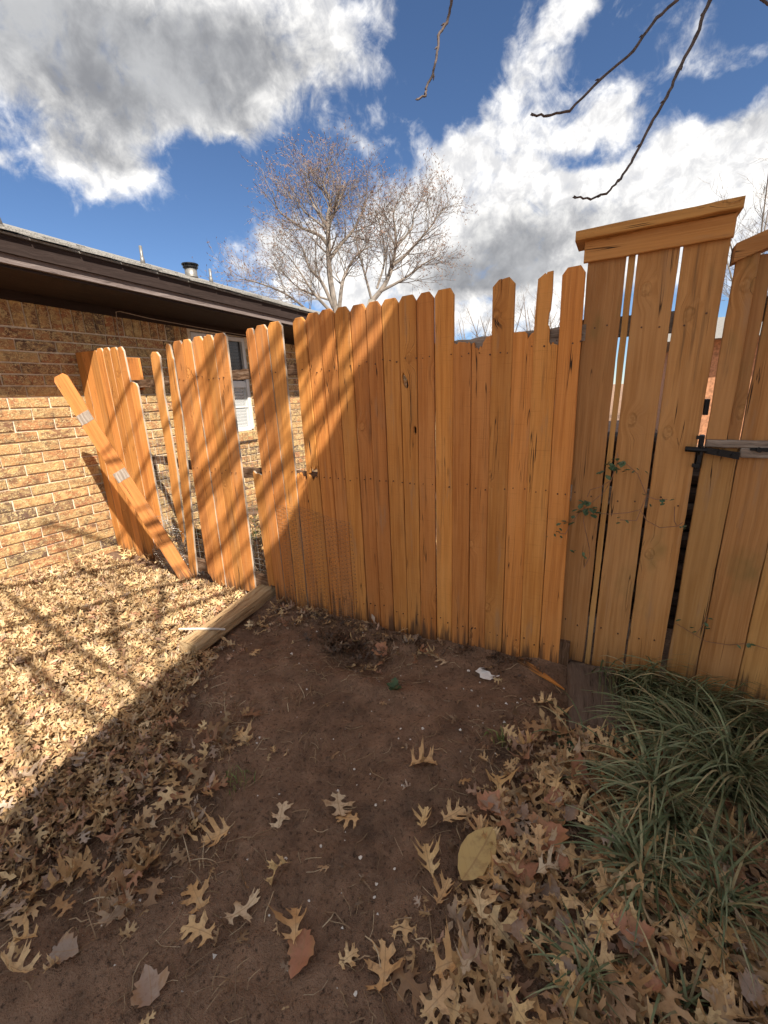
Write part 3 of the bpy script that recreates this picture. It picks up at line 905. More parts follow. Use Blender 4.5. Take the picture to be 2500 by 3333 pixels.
# two loose strips
o_ = picket(0, 0, 0, 0, 0, 0, top=[(-2.803, 1.765), (-2.790, 1.785), (-2.765, 1.782), (-2.757, 1.765), (-2.752, 1.70), (-2.742, 1.68), (-2.749, 1.529), (-2.747, 1.302), (-2.791, .816), (-2.850, .30), (-2.873, .05)],
            bot=[(-2.905, .0), (-2.95, -.03), (-2.952, .108), (-2.90, .62), (-2.844, 1.302), (-2.815, 1.60)], mats=SW, y=FY + .004, lab='warped split strip left of the five board panel')
picket(0, 0, 0, 0, 0, 0, top=[(-2.990, 1.720), (-2.968, 1.745), (-2.920, 1.742), (-2.893, 1.71), (-2.914, 1.459), (-2.910, 1.142), (-2.913, .91), (-2.927, .675), (-2.953, .355)],
       bot=[(-2.985, .30), (-3.0, .46), (-3.020, .667), (-2.996, 1.016), (-3.002, 1.461)], mats=SW, y=FY + .008, lab='narrow loose strip standing alone')
# boards next to the brick wall, pushed back out of line
g1 = [(-4.288, -4.186, 1.84, 'flat'), (-4.184, -4.078, 1.84, 'flat'), (-4.076, -3.962, 1.838, 'flat'), (-3.960, -3.866, 1.850, 'd'), (-3.864, -3.770, 1.848, 'd'), (-3.768, -3.668, 1.842, 'd'), (-3.666, -3.572, 1.836, 'r'), (-3.570, -3.486, 1.555, 'b')]
for xl, xr, zt, kd in g1:
    tp = None
    if kd == 'flat':
        tp = [(xl, zt), (xr, zt - .002)]
    elif kd == 'r':
        tp = [(xl, zt - .025), (xl + .018, zt), (xr - .035, zt + .004), (xr - .012, zt - .03), (xr - .008, zt - .16), (xr - .002, zt - .25), (xr, zt - .29)]
    elif kd == 'b':
        tp = [(xl, zt + .005), (xl + .02, zt + .012), (xl + .045, zt + .002), (xr - .014, zt - .004), (xr, zt - .03)]
    picket(xl + .0, xr, -.03, xl, xr, zt, top=tp, y=2.235 + random.uniform(-.002, .002), mats=SW, gap=.0006)
picket(-3.68, -3.52, 1.50, -3.68, -3.52, 1.765, top=[(-3.68, 1.765), (-3.522, 1.752)], y=2.309, name='backing_board')


def rail(name, pts, h, th, material, y0=2.066, jagg=.004, lab=None):
    """weathered rail running along x behind the pickets: ragged cross-section"""
    mb = MB()
    n_ = max(2, int(abs(pts[-1][0] - pts[0][0]) / 0.05))
    ring = []
    for i in range(n_ + 1):
        t = i / n_
        q = t * (len(pts) - 1)
        k = min(int(q), len(pts) - 2)
        f = q - k
        p_ = Vector(pts[k]).lerp(Vector(pts[k + 1]), f)
        sec = [(0, -h / 2), (0, -h * .18), (0, h * .12), (0, h / 2), (th, h / 2), (th, -h / 2)]
        if i in (0, n_):
            p_.x += random.uniform(-.01, .01)
        ring.append([(p_.z if False else q_[1] + p_.z + random.uniform(-jagg, jagg), p_.y + q_[0] + (random.uniform(-jagg, jagg) if j in (1, 2) else random.uniform(-jagg, jagg) * .4), p_.x) for j, q_ in enumerate(sec)])
    # local frame: z runs along the rail so the grain follows it
    for rr in ring:
        mb.V += [(a, b_, c_) for a, b_, c_ in rr]
    m6 = 6
    for i in range(n_):
        for k in range(m6):
            q = i * m6
            mb.F.append([q + k, q + (k + 1) % m6, q + m6 + (k + 1) % m6, q + m6 + k])
            mb.M.append(0)
    mb.F += [list(range(m6)), [n_ * m6 + k for k in reversed(range(m6))]]
    mb.M += [0, 0]
    o_ = mb.build(name, material, fence)
    # map local (x=height, y=depth, z=along) to world
    o_.matrix_local = Matrix(((0, 0, 1, 0), (0, 1, 0, 0), (1, 0, 0, 0), (0, 0, 0, 1)))
    if lab:
        o_['label'] = lab
    return o_


rail('rail', [(-4.27, 2.275, 1.548), (-3.40, 2.270, 1.548), (-2.53, 2.066, 1.549), (-1.66, 2.066, 1.562)], .058, .036, M_ROT)
rail('rail', [(-1.66, 2.066, 1.567), (-.95, 2.066, 1.60), (-.165, 2.066, 1.626)], .066, .036, M_GREY)
rail('rail', [(-4.27, 2.275, .92), (-3.38, 2.270, .92), (-2.49, 2.066, .917), (-1.6, 2.066, .925)], .066, .036, M_ROT)
rail('rail', [(-1.6, 2.066, .93), (-.165, 2.066, .945)], .08, .036, M_GREY)
rail('rail', [(-3.4, 2.07, .13), (-2.1, 2.066, .125)], .085, .04, M_ROT)
rail('rail', [(-2.08, 2.066, .14), (-.165, 2.066, .16)], .085, .036, M_ROT)
for xx, yy, hh in ((-.955, 2.105, 1.62), (-.205, 2.105, 1.68)):
    MB().hexa([(xx - .044, yy, -.2), (xx + .044, yy, -.2), (xx + .044, yy + .088, -.2), (xx - .044, yy + .088, -.2), (xx - .044, yy, hh), (xx + .044, yy, hh), (xx + .044, yy + .088, hh), (xx - .044, yy + .088, hh)]).build('post', M_DARKPOST, fence)
MB().box((-.158, 2.050, -.1), (-.108, 2.135, .19)).build('post_stub', M_ROT, fence)
nails = MB()


def nail(x, y, z, r=.0032):
    nails.tube([(x, y - .0018, z), (x, y + .004, z)], r, 6)


edges = [sA, sB, sC, sC1]
allb = [(sA, sB), (sB, sC), (sC, sC1), (sD, sE), (sE, sF), (sF, sG), (sG, sH), (sH, sI), (sI, sJ), (sJ, sK), (sK, sL), (sL, sM), (sM, sN), (sN, sO), (sO, sP), (sP, sQ), (sQ, sR), (sR, sS), (sS, sT)]
for a_, b_ in allb:
    for zc in (1.55 + .04 * (a_[0] + 1.7) / 1.5 if a_[0] > -1.7 else 1.545, .945, .15):
        for f in (.27, .74):
            if random.random() < .9:
                nail(a_[0] + (b_[0] - a_[0]) * f + random.gauss(0, .006), FY - .003, zc + random.gauss(0, .009), random.choice((.0028, .0034, .004)))
for i in range(5):
    for zc in (1.548, .92):
        for f in (.28, .72):
            nail(g2b[i] + .095 * f, FY - .003, zc + random.gauss(0, .012))
nl = nails.build('nail_heads', M_NAIL, fence)
nl['kind'] = 'stuff'


# boards and beams built along their own local z
def plank(name, p0, p1, width, th, mats, up=None, outline=None, parent=None, bevel=.002, rough=(.10, .0008)):
    """a board from p0 to p1; local z along it, local -y its face"""
    p0, p1 = Vector(p0), Vector(p1)
    zax = (p1 - p0).normalized()
    L = (p1 - p0).length
    yax = Vector(up) if up is not None else Vector((0, 1, 0))
    xax = yax.cross(zax).normalized()
    yax = zax.cross(xax).normalized()
    out = outline(L) if outline else [(-width / 2, 0), (width / 2, 0), (width / 2, L), (-width / 2, L)]
    o_ = slab(name, out, th, mats, parent, bevel=bevel, rough=rough)
    mm = Matrix.Identity(4)
    for i in range(3):
        mm[i][0], mm[i][1], mm[i][2], mm[i][3] = xax[i], yax[i], zax[i], p0[i]
    if parent is None:
        o_.matrix_world = mm
    else:
        o_.matrix_local = mm
    return o_


def lean_outline(L):
    h = .053
    return [(-h, L - .03), (-h + .02, L), (h - .02, L), (h, L - .028), (h, .02), (h - .02, .01), (.02, .03), (.005, -.02), (-.01, .025), (-h, .005)]


lb = plank('leaning_board', (-2.925, 2.005, .0), (-3.753, 1.805, 1.62), .09, .016, [M_FENCE, M_FENCE], up=(-.66, .75, .05), outline=lean_outline)
tag(lb, 'loose orange picket leaning diagonally across the fence near the brick wall', 'board')
for tt in (1.43, .93):
    o_ = slab('bare_patch', [(-.0515, tt), (.0515, tt + .004), (.0515, tt + .085), (-.0515, tt + .080)], .003, [M_GREY, M_GREY], lb, bevel=0, rough=(.02, .0012))
    o_.location.y = -.0022
    o_['label'] = 'grey unpainted patch where a rail was'

# ---------------------------------------------------------------- tall fixed panel and gate on the right
GY = 2.075
panel = empty('fence_panel', 'tall brown board panel with capped top beside the gate', 'fence')


def gboard(parent, xl, xr, zb, zt, y=GY, th=.018, name='board', lab=None):
    o_ = slab(name, [(xl, zb), (xr, zb), (xr, zt), (xl, zt)], th, [M_GATE, M_GATE], parent, bevel=.002, rough=(.10, .001), warp=random.uniform(-.002, .002))
    o_.location.y = y
    if lab:
        o_['label'] = lab
    return o_


gboard(panel, -.176, -.042, .085, 1.935)
gboard(panel, -.035, -.012, .08, 1.93, GY + .004, lab='narrow filler strip')
gboard(panel, -.004, .129, .06, 1.94, GY + .001)
gboard(panel, .139, .277, .05, 1.945)


def hboard(name, parent, x0, x1, z0, z1, ya, yb, material, tilt=0.0):
    """horizontal board, local z along x"""
    o_ = slab(name, [(z0, x0), (z1, x0), (z1 + tilt, x1), (z0 + tilt, x1)], yb - ya, [material, material], parent, bevel=.003, rough=(.06, .0012))
    o_.matrix_local = Matrix(((0, 0, 1, 0), (0, 1, 0, ya), (1, 0, 0, 0), (0, 0, 0, 1)))
    return o_


hboard('trim_board', panel, -.192, .281, 1.885, 1.960, GY - .021, GY - .002, M_GATE_H, .008)
capo = hboard('cap_board', panel, -.225, .290, 1.957, 1.992, GY - .055, GY + .10, M_GATE_H, .012)
for xx in (-.176, .205):
    MB().box((xx, GY + .034, -.1), (xx + .075, GY + .11, 1.945)).build('post', M_GREY, panel)
hboard('rail', panel, -.176, .27, 1.60, 1.68, GY + .020, GY + .034, M_GREY)
hboard('rail', panel, -.176, .27, .90, .98, GY + .020, GY + .034, M_GREY)
hboard('rail', panel, -.176, .27, .25, .33, GY + .020, GY + .034, M_GREY)
gn = MB()
for x0, x1 in ((-.176, -.042), (-.004, .129), (.139, .277)):
    for zc in (1.64, .94, .29, 1.92):
        for f in (.25, .75):
            x_, z_ = x0 + (x1 - x0) * f + random.gauss(0, .008), zc + random.gauss(0, .012)
            gn.tube([(x_, GY - .0035, z_), (x_, GY + .003, z_)], .0036, 6)
gn.build('nail_heads', M_NAIL, panel)['kind'] = 'stuff'

gate = empty('gate', 'brown board gate with arched top and black latch at right edge', 'gate')
GX0 = .299
gboard(gate, GX0, GX0 + .064, 1.200, 1.835, GY - .018, .018, 'stile')
gboard(gate, GX0 + .004, .404, 1.14, 1.83, GY + .001, .017)
gboard(gate, GX0 + .002, .408, .06, 1.165, GY + .001, .018)
gboard(gate, .412, .551, .05, 1.16, GY + .000, .018)
gboard(gate, .410, .551, 1.15, 1.86, GY + .002, .017)
for i, (a_, b_) in enumerate(((.556, .696), (.701, .841), (.846, .986), (.991, 1.131))):
    gboard(gate, a_, b_, .05, 1.87 + .03 * math.sin(i + 1), GY + random.uniform(0, .003), .018)
hboard('rail', gate, GX0 + .002, 1.13, 1.172, 1.199, GY - .020, GY - .001, M_GREY)
hboard('rail', gate, .411, 1.13, 1.134, 1.1705, GY - .020, GY - .001, M_GREY)
hboard('rail', gate, GX0 + .01, 1.13, 1.62, 1.70, GY + .021, GY + .055, M_GREY)
hboard('rail', gate, GX0 + .01, 1.13, .35, .43, GY + .021, GY + .055, M_GREY)
# arched cap
mb = MB()
N = 14
for i in range(N + 1):
    t = i / N
    x_ = GX0 - .01 + t * .86
    zt = 1.868 + .10 * math.sin(t * math.pi)
    for (yy, zz) in ((GY - .038, zt - .058), (GY + .04, zt - .058), (GY + .04, zt), (GY - .038, zt)):
        mb.V.append((zz, yy, x_))
for i in range(N):
    q = i * 4
    for k in range(4):
        mb.F.append([q + k, q + (k + 1) % 4, q + 4 + (k + 1) % 4, q + 4 + k])
        mb.M.append(0)
mb.F += [[3, 2, 1, 0], [N * 4 + k for k in range(4)]]
mb.M += [0, 0]
ca = mb.build('arched_cap', M_GATE_H, gate)
ca.matrix_local = Matrix(((0, 0, 1, 0), (0, 1, 0, 0), (1, 0, 0, 0), (0, 0, 0, 1)))
# latch: bar, tapered strap, keeper, thumb piece
lat = MB()
lat.tube([(.236, GY - .030, 1.163), (.306, GY - .030, 1.159)], .0105, 10)
lat.hexa([(.302, GY - .036, 1.148), (.408, GY - .032, 1.128), (.408, GY - .021, 1.128), (.302, GY - .021, 1.148), (.302, GY - .036, 1.170), (.408, GY - .032, 1.155), (.408, GY - .021, 1.155), (.302, GY - .021, 1.170)])
lat = lat.build('latch', M_IRON, gate)
for x_, z_ in ((.345, 1.152), (.388, 1.144)):
    MB().tube([(x_, GY - .040, z_), (x_, GY - .030, z_)], .0065, 6).build('bolt', M_IRON, lat)
st2 = MB().hexa([(.437, GY - .026, 1.163), (.60, GY - .030, 1.150), (.60, GY - .021, 1.150), (.437, GY - .021, 1.163), (.437, GY - .026, 1.172), (.60, GY - .030, 1.178), (.60, GY - .021, 1.178), (.437, GY - .021, 1.172)])
st2.tube([(.463, GY - .034, 1.166), (.463, GY - .024, 1.166)], .010, 6)
st2.build('strap_hinge', M_IRON, gate)
kp = MB().box((.2815, GY - .012, 1.085), (.2955, GY + .02, 1.215))
kp.box((.268, GY - .022, 1.200), (.292, GY - .0125, 1.214)).box((.268, GY - .022, 1.090), (.292, GY - .0125, 1.104))
kp.tube([(.289, GY - .034, 1.176), (.289, GY - .034, 1.140)], .006, 6)
kp.build('latch_keeper', M_IRON, panel)
MB().box((.283, GY + .016, 1.29), (.297, GY + .05, 1.35)).build('stop_block', M_IRON, panel)

# ---------------------------------------------------------------- wire mesh
hexm = MB()
cw = .030


def hexwire(mb, fx, nx_, nz_, skip=.04, r=.0008):
    """chicken wire: fx(u,v)->world point, zig-zag columns twisted together"""
    for i in range(nx_):
        for j in range(nz_):
            u = i * cw
            v = j * cw * .9 + (cw * .45 if i % 2 else 0)
            a = fx(u, v)
            b_ = fx(u, v + cw * .38)
            c1 = fx(u + cw, v + cw * .38 + cw * .26)
            c0 = fx(u - cw, v + cw * .38 + cw * .26)
            if random.random() > skip:
                mb.tube([a, b_], r * 1.35, 3, False)
            if i < nx_ - 1 and random.random() > skip:
                mb.tube([b_, b_.lerp(c1, .55) + Vector((0, random.uniform(-.003, .003), 0)), c1 if False else fx(u + cw, v + cw * .45)], r, 3, False)
            if i > 0 and random.random() > skip:
                mb.tube([b_, fx(u - cw, v + cw * .45)], r, 3, False)


def fsheet(u, v):
    x_ = -1.925 + u + .02 * math.sin(v * 5)
    z_ = .02 + v + .012 * math.sin(u * 9) - (.10 * max(0, u - .2)) * (1 if v > .4 else v / .4)
    return Vector((x_, FY - .006 - .010 * abs(math.sin(u * 11 + v * 4)) - .03 * math.exp(-v / .06), z_))


hexwire(hexm, fsheet, 20, 26)
tag(hexm.build('chicken_wire', M_RUST_WIRE), 'sheet of hexagonal chicken wire stapled low on the fence', 'wire mesh')
hexm = MB()


def fclump(u, v):
    return Vector((-3.28 + u * .8 + .04 * math.sin(v * 17), 2.03 - .10 * math.sin(u * 8 + v * 6) * v, -.01 + v * .75 + .03 * math.sin(u * 21)))


hexwire(hexm, fclump, 14, 24, .1)
tag(hexm.build('chicken_wire', M_WIRE), 'crumpled chicken wire bunched behind the leaning picket', 'wire mesh')
ww = MB()
for i in range(int(1.75 / .05)):
    x_ = -3.28 + i * .05
    ww.tube([(x_, 2.115, 0), (x_ + random.uniform(-.006, .006), 2.118 + random.uniform(-.004, .004), .5), (x_ + random.uniform(-.006, .006), 2.115, 1.13 + random.uniform(-.02, .02))], .0011, 3, False)
for j in range(int(1.13 / .05)):
    z_ = .03 + j * .05
    ww.tube([(-3.28 + k * .25, 2.1135 + random.uniform(-.004, .004), z_ + .012 * math.sin(k * 1.3 + j)) for k in range(8)], .0011, 3, False)
tag(ww.build('welded_wire', M_WIRE), 'square welded wire mesh behind the gaps in the fence', 'wire mesh')


# ---------------------------------------------------------------- timbers and bits on the ground
def beam(name, p0, p1, w, h, material, label, cat, wob=.004, split=None):
    """squared timber lying on the ground, local z along its length"""
    p0, p1 = Vector(p0), Vector(p1)
    L = (p1 - p0).length
    n_ = max(6, int(L / .06))
    mb = MB()
    prof = []
    for k in range(20):
        a_ = 2 * math.pi * k / 20 + math.pi / 20
        ca_, sa_ = math.cos(a_), math.sin(a_)
        q = (abs(ca_) ** 5 + abs(sa_) ** 5) ** (-1 / 5)
        prof.append((ca_ * q * w / 2, sa_ * q * h / 2))
    m_ = len(prof)
    for i in range(n_ + 1):
        t = i / n_
        for k, (a_, b_) in enumerate(prof):
            da = wob * math.sin(k * 2.1 + i * .37) * .5 + random.gauss(0, wob * .35)
            db = random.gauss(0, wob * .35)
            if split and b_ > h * .3 and abs(a_ - split) < .010:
                db -= .022
            e = .012 * random.random() if i in (0, n_) else 0
            mb.V.append((a_ + da, b_ + db, L * t + (e if i == 0 else -e)))
    for i in range(n_):
        for k in range(m_):
            q = i * m_
            mb.F.append([q + k, q + (k + 1) % m_, q + m_ + (k + 1) % m_, q + m_ + k])
            mb.M.append(0)
    mb.F += [[k for k in reversed(range(m_))], [n_ * m_ + k for k in range(m_)]]
    mb.M += [0, 0]
    o_ = mb.build(name, material, None)
    z_ = (p1 - p0).normalized()
    x_ = z_.cross(Vector((0, 0, 1))).normalized()
    y_ = z_.cross(x_).normalized()
    if y_.z < 0:
        x_, y_ = -x_, -y_
    mm = Matrix.Identity(4)
    for i in range(3):
        mm[i][0], mm[i][1], mm[i][2], mm[i][3] = x_[i], y_[i], z_[i], p0[i]
    o_.matrix_world = mm
    return tag(o_, label, cat)


beam('timber', (-2.045, 1.325, .035), (-2.150, 2.14, .055), .135, .09, M_TIMBER, 'weathered landscape timber lying from the fence gap toward the dirt', 'timber', .004)
beam('plank', (.052, 1.585, .068), (-.002, 2.045, .075), .215, .07, M_TIE, 'dark wet plank with a long split beside the strappy grass', 'plank', .003, split=.0)
stk = MB().tube([(-2.20, 1.395, .092), (-2.10, 1.44, .094), (-2.0, 1.495, .090), (-1.955, 1.525, .082)], [.006, .0075, .007, .006], 6)
tag(stk.build('stick', plain('pale_stick', (0.50, 0.44, 0.37), .8)), 'pale grey stick lying across the landscape timber', 'stick')
sh = plank('wood_splinter', (-.345, 2.012, gz(-.34, 2.0) + .012), (-.100, 1.868, gz(-.1, 1.87) + .012), .03, .010, [M_FENCE, M_FENCE], up=(0, 0, -1),
           outline=lambda L: [(-.019, .0), (.016, .012), (.014, L * .5), (.004, L), (-.006, L * .8), (-.020, L * .45)])
tag(sh, 'orange stained wood splinter lying on dirt beside the dark plank', 'splinter')
pz = gz(-.468, 1.861)
pp = [(-.06, .01), (-.045, .038), (-.025, .048), (-.012, .028), (.01, .030), (.022, .012), (.045, .010), (.062, .022), (.058, -.002), (.035, -.022), (.030, -.036), (-.005, -.040), (-.022, -.034), (-.030, -.012), (-.045, -.004)]
V_, F_ = [], []
vo, eo, fo, *_r = delaunay_2d_cdt([Vector(q) for q in pp] + [Vector((random.uniform(-.05, .05), random.uniform(-.03, .03))) for _ in range(12)], [(i, (i + 1) % len(pp)) for i in range(len(pp))], [], 1, 1e-6)
V_ = [(q[0] - .468, q[1] + 1.861, pz + .008 + random.uniform(-.004, .007)) for q in vo]
tag(mesh('paper_scrap', V_, [list(f) for f in fo], M_PAPER), 'torn white paper scrap on the dirt below the fence', 'paper')

pebble_me = []
for k in range(5):
    bm = bmesh.new()
    bmesh.ops.create_icosphere(bm, subdivisions=1, radius=1.0)
    rr = random.Random(k)
    for v in bm.verts:
        v.co = Vector((v.co.x * rr.uniform(.7, 1.2), v.co.y * rr.uniform(.6, 1.1), v.co.z * rr.uniform(.45, .8)))
    me = bpy.data.meshes.new('stone')
    bm.to_mesh(me)
    bm.free()
    me.materials.append(M_STONE)
    pebble_me.append(me)
for x_, y_, r__ in ((-.56, 1.86, .012), (-.50, 1.72, .010), (-.62, 1.70, .006), (-.44, 1.62, .008), (-.70, 1.35, .007), (-.64, 1.32, .006), (-.78, 1.10, .007), (-.62, .99, .008), (-.60, 1.02, .005),
                    (-.72, .80, .007), (-.58, .82, .009), (-.50, .78, .007), (-.47, .84, .006), (-.49, .75, .007), (-.66, .66, .006), (-.74, .58, .006), (-.40, .63, .009), (-.43, .55, .008), (-.80, .72, .009), (-.36, 1.78, .007), (-.28, 1.70, .010), (-.95, 1.2, .005)):
    o_ = bpy.data.objects.new('stone_chip', random.choice(pebble_me))
    o_.location = (x_, y_, gz(x_, y_) + r__ * .3)
    o_.scale = (r__ * .8, r__ * .8, r__ * .7)
    o_.rotation_euler = (random.uniform(-.3, .3), random.uniform(-.3, .3), random.uniform(0, 6.3))
    link(o_)
    tag(o_, 'small whitish stone chip on the bare dirt', 'stone', 'stone chips on the bare dirt')

# ---------------------------------------------------------------- leaves
OAK = [(.012, 0), (.025, .07), (.08, .12), (.17, .12), (.25, .10), (.23, .15), (.31, .20), (.21, .215), (.12, .225), (.085, .27), (.085, .32), (.12, .37), (.22, .40), (.34, .40), (.34, .45), (.46, .53), (.36, .535), (.37, .60), (.25, .555), (.15, .535), (.10, .57), (.09, .63),
       (.11, .68), (.18, .74), (.27, .80), (.24, .83), (.30, .92), (.20, .88), (.14, .84), (.09, .85), (.07, .89), (.10, .96), (.05, .955), (.0, 1.02)]
MAPLE = [(.015, 0), (.10, .05), (.26, .06), (.22, .16), (.36, .20), (.46, .34), (.40, .40), (.44, .54), (.33, .55), (.27, .60), (.30, .74), (.20, .76), (.13, .86), (.0, 1.0)]
OVAL = [(.015, 0), (.12, .10), (.20, .25), (.235, .42), (.22, .60), (.17, .77), (.09, .91), (.0, 1.0)]


def leaf_geo(half, seed, curl=1.0, slim=1.0):
    rr = random.Random(seed)
    def side_of(sg):
        sc = [rr.uniform(.72, 1.22) for _ in range(4)]
        sh = [rr.uniform(-.035, .035) for _ in range(4)]
        o_ = []
        for x, y in half[:-1]:
            k = min(3, int(y * 3.6))
            o_.append((sg * x * slim * sc[k] * (1 + rr.uniform(-.05, .05)), y + sh[k] * min(1, x * 4) + rr.uniform(-.006, .006)))
        return o_
    Rr, Ll = side_of(1), side_of(-1)
    out = Rr + [(0, 1.0)] + Ll[::-1]
    nO = len(out)
    pts = [Vector(q) for q in out] + [Vector((0, t)) for t in (.15, .32, .5, .68, .85)]
    vo, eo, fo, *_q = delaunay_2d_cdt(pts, [(i, (i + 1) % nO) for i in range(nO)], [], 1, 1e-5)
    a_, b_, c_ = rr.uniform(-.5, 1.5) * curl, rr.uniform(-.7, .7) * curl, rr.uniform(-.6, .6) * curl
    d_, e_ = rr.uniform(-.2, 1.2) * curl, rr.choice((-1, 1))
    bend = rr.uniform(-.22, .22)
    V = []
    for q in vo:
        x, y = q[0], q[1] - .45
        z = a_ * x * x + b_ * y * y * .7 + c_ * x * y + d_ * abs(x) ** 1.5 * (1 if x * e_ > 0 else .3) + .10 * curl * abs(x) * math.sin(y * 13 + seed) + rr.uniform(-.012, .012)
        V.append((x + bend * y * y * 1.6, y, z))
    n0 = len(V)
    F = [tuple(f) for f in fo]
    # stalk
    V += [(-.008, -.46, 0), (.008, -.46, 0), (.02 + rr.uniform(-.05, .05), -.45 - rr.uniform(.08, .22), rr.uniform(-.01, .05))]
    F.append((n0, n0 + 1, n0 + 2))
    return np.array(V), F


geos = [leaf_geo(OAK, k, 1.15) for k in range(10)] + [leaf_geo(OAK, 20 + k, 2.0, .8) for k in range(4)]
broad = [leaf_geo(MAPLE, 40 + k, 1.0) for k in range(3)]
oval = [leaf_geo(OVAL, 50 + k, .42) for k in range(3)]


def small_geo(seed):
    rr = random.Random(seed)
    half = [(.012, 0), (.03, .10), (.24, .08), (.26, .15), (.05, .24), (.05, .33), (.38, .37), (.40, .46), (.06, .52), (.05, .61), (.28, .74), (.27, .80), (.05, .83), (0, 1)]
    return leaf_geo(half, seed, 1.7)


lows = [small_geo(70 + k) for k in range(8)]
frag = [leaf_geo([(.02, 0), (.13, .2), (.05, .45), (.14, .7), (0, 1)], 90 + k, 2.2) for k in range(6)]


def leaf_data(geo, material):
    me = bpy.data.meshes.new('leaf')
    me.from_pydata(geo[0].tolist(), [], geo[1])
    me.materials.append(material)
    me.polygons.foreach_set('use_smooth', [True] * len(me.polygons))
    return me


ld_tan = [leaf_data(q, M_LEAF_TAN) for q in geos]
M_LEAF_MIX2 = leaf_mat('brown_oak_leaf', [(0.0, (0.32, 0.18, 0.08)), (0.3, (0.46, 0.29, 0.125)), (0.55, (0.24, 0.14, 0.075)), (0.8, (0.40, 0.22, 0.095)), (1.0, (0.34, 0.26, 0.19))], (0.44, 0.30, 0.16), 0.08, fs=7.0)
ld_mix = [leaf_data(q, M_LEAF_MIX2 if k % 2 else M_LEAF_MIX) for k, q in enumerate(geos)] + [leaf_data(q, M_LEAF_MIX2) for q in geos]
ld_red = [leaf_data(q, M_LEAF_RED) for q in broad]
ld_gb = [leaf_data(q, M_LEAF_GREYBROWN) for q in broad]
ld_oval_y = leaf_data(oval[0], M_LEAF_YEL)


def place_leaf(me, x, y, size, rz, label, group=None, tilt=.24, dz=.008, cat='leaf'):
    o_ = bpy.data.objects.new('fallen_leaf', me)
    o_.location = (x, y, gz(x, y) + dz + size * .04)
    size *= .9
    o_.scale = (size, size, size * random.uniform(.9, 1.5))
    o_.rotation_euler = Euler((random.uniform(-tilt, tilt), random.uniform(-tilt, tilt), rz))
    link(o_)
    return tag(o_, label, cat, group)


place_leaf(ld_oval_y, -.245, .945, .215, R(-12), 'large smooth yellow brown oval leaf, biggest on the ground', tilt=.06, dz=.055)
place_leaf(ld_red[0], -.07, 1.118, .14, R(150), 'broad smooth reddish leaf on litter right of the yellow oval leaf', dz=.05)
place_leaf(ld_red[1], -.60, .555, .115, R(200), 'broad reddish leaf near the bottom edge of the bare dirt')
place_leaf(ld_gb[0], -.90, .325, .10, R(60), 'greyish brown veined maple leaf at the bottom left of the dirt')
place_leaf(ld_gb[1], -1.17, .26, .095, R(-60), 'greyish brown veined maple leaf at the lower left corner')
place_leaf(ld_red[2], -1.075, 1.845, .12, R(80), 'curled rusty leaf standing in the hollow by the boards', tilt=.6, dz=.03)
place_leaf(ld_red[0], .00, 1.40, .14, R(20), 'curled reddish leaf beside the grass tuft', tilt=.7, dz=.03)
place_leaf(ld_tan[0], -.546, 1.219, .125, R(-60), 'crisp tan oak leaf alone in the middle of the bare dirt', dz=.01)
place_leaf(ld_tan[1], -.745, .940, .14, R(-140), 'thin lobed tan oak leaf with its tip up, centre of the dirt', dz=.012)
place_leaf(ld_tan[2], -.680, .908, .095, R(110), 'curled tan leaf touching the thin lobed one', dz=.012)
place_leaf(ld_tan[3], -.910, .819, .115, R(30), 'wide crinkled tan oak leaf left of the dirt centre')
place_leaf(ld_tan[4], -.450, 1.018, .095, R(10), 'small tan oak leaf above the yellow oval leaf')
place_leaf(ld_tan[5], -.369, 1.068, .115, R(-30), 'tan oak leaf nearest above the yellow oval leaf')
place_leaf(ld_tan[6], -1.303, 1.025, .13, R(70), 'pale oak leaf at the left edge of the bare dirt')
place_leaf(ld_tan[12], -.786, .668, .10, R(160), 'folded tan leaf standing on its lobes in the lower dirt', tilt=.7, dz=.02)
place_leaf(ld_tan[11], -.818, .548, .125, R(-20), 'narrow orange tan oak leaf in the lower dirt', dz=.012)
place_leaf(ld_tan[7], -.884, .459, .125, R(100), 'spread five lobed tan oak leaf near the bottom of the dirt', dz=.012)
place_leaf(ld_tan[8], -.649, .590, .11, R(40), 'tan oak leaf above the broad reddish leaf at the bottom', dz=.02)
place_leaf(ld_tan[9], -.377, .720, .10, R(-70), 'tan oak leaf below the yellow oval leaf')
place_leaf(ld_tan[1], -.386, .618, .13, R(25), 'bright tan oak leaf at the bottom centre right')
place_leaf(ld_mix[3], -.327, .629, .12, R(-100), 'duller brown oak leaf touching the bright one at bottom centre')
place_leaf(ld_tan[0], -.385, .902, .115, R(35), 'tan oak leaf touching the yellow oval leaf on its left')
place_leaf(ld_tan[4], -.315, .838, .09, R(-10), 'small tan leaf under the lower left of the oval leaf')
place_leaf(ld_tan[2], -.717, 1.891, .11, R(55), 'star shaped tan oak leaf below the full height board')
place_leaf(ld_tan[5], -.179, 1.732, .12, R(-65), 'tan oak leaf left of the dark plank')
place_leaf(ld_tan[8], -.112, 1.700, .10, R(190), 'tan oak leaf touching the side of the dark plank')
place_leaf(ld_tan[3], -1.714, 1.509, .085, R(15), 'small star shaped leaf on dirt right of the timber end')
place_leaf(ld_mix[6], -.962, .514, .11, R(70), 'brown oak leaf by the dry grass left of the dirt')
place_leaf(ld_tan[6], -.483, .598, .07, R(-30), 'small orange leaf at the bottom centre of the dirt')
place_leaf(ld_gb[2], -1.27, 1.80, .13, R(95), 'dark curled leaf in the dug hollow by the fence', tilt=.8, dz=.02)

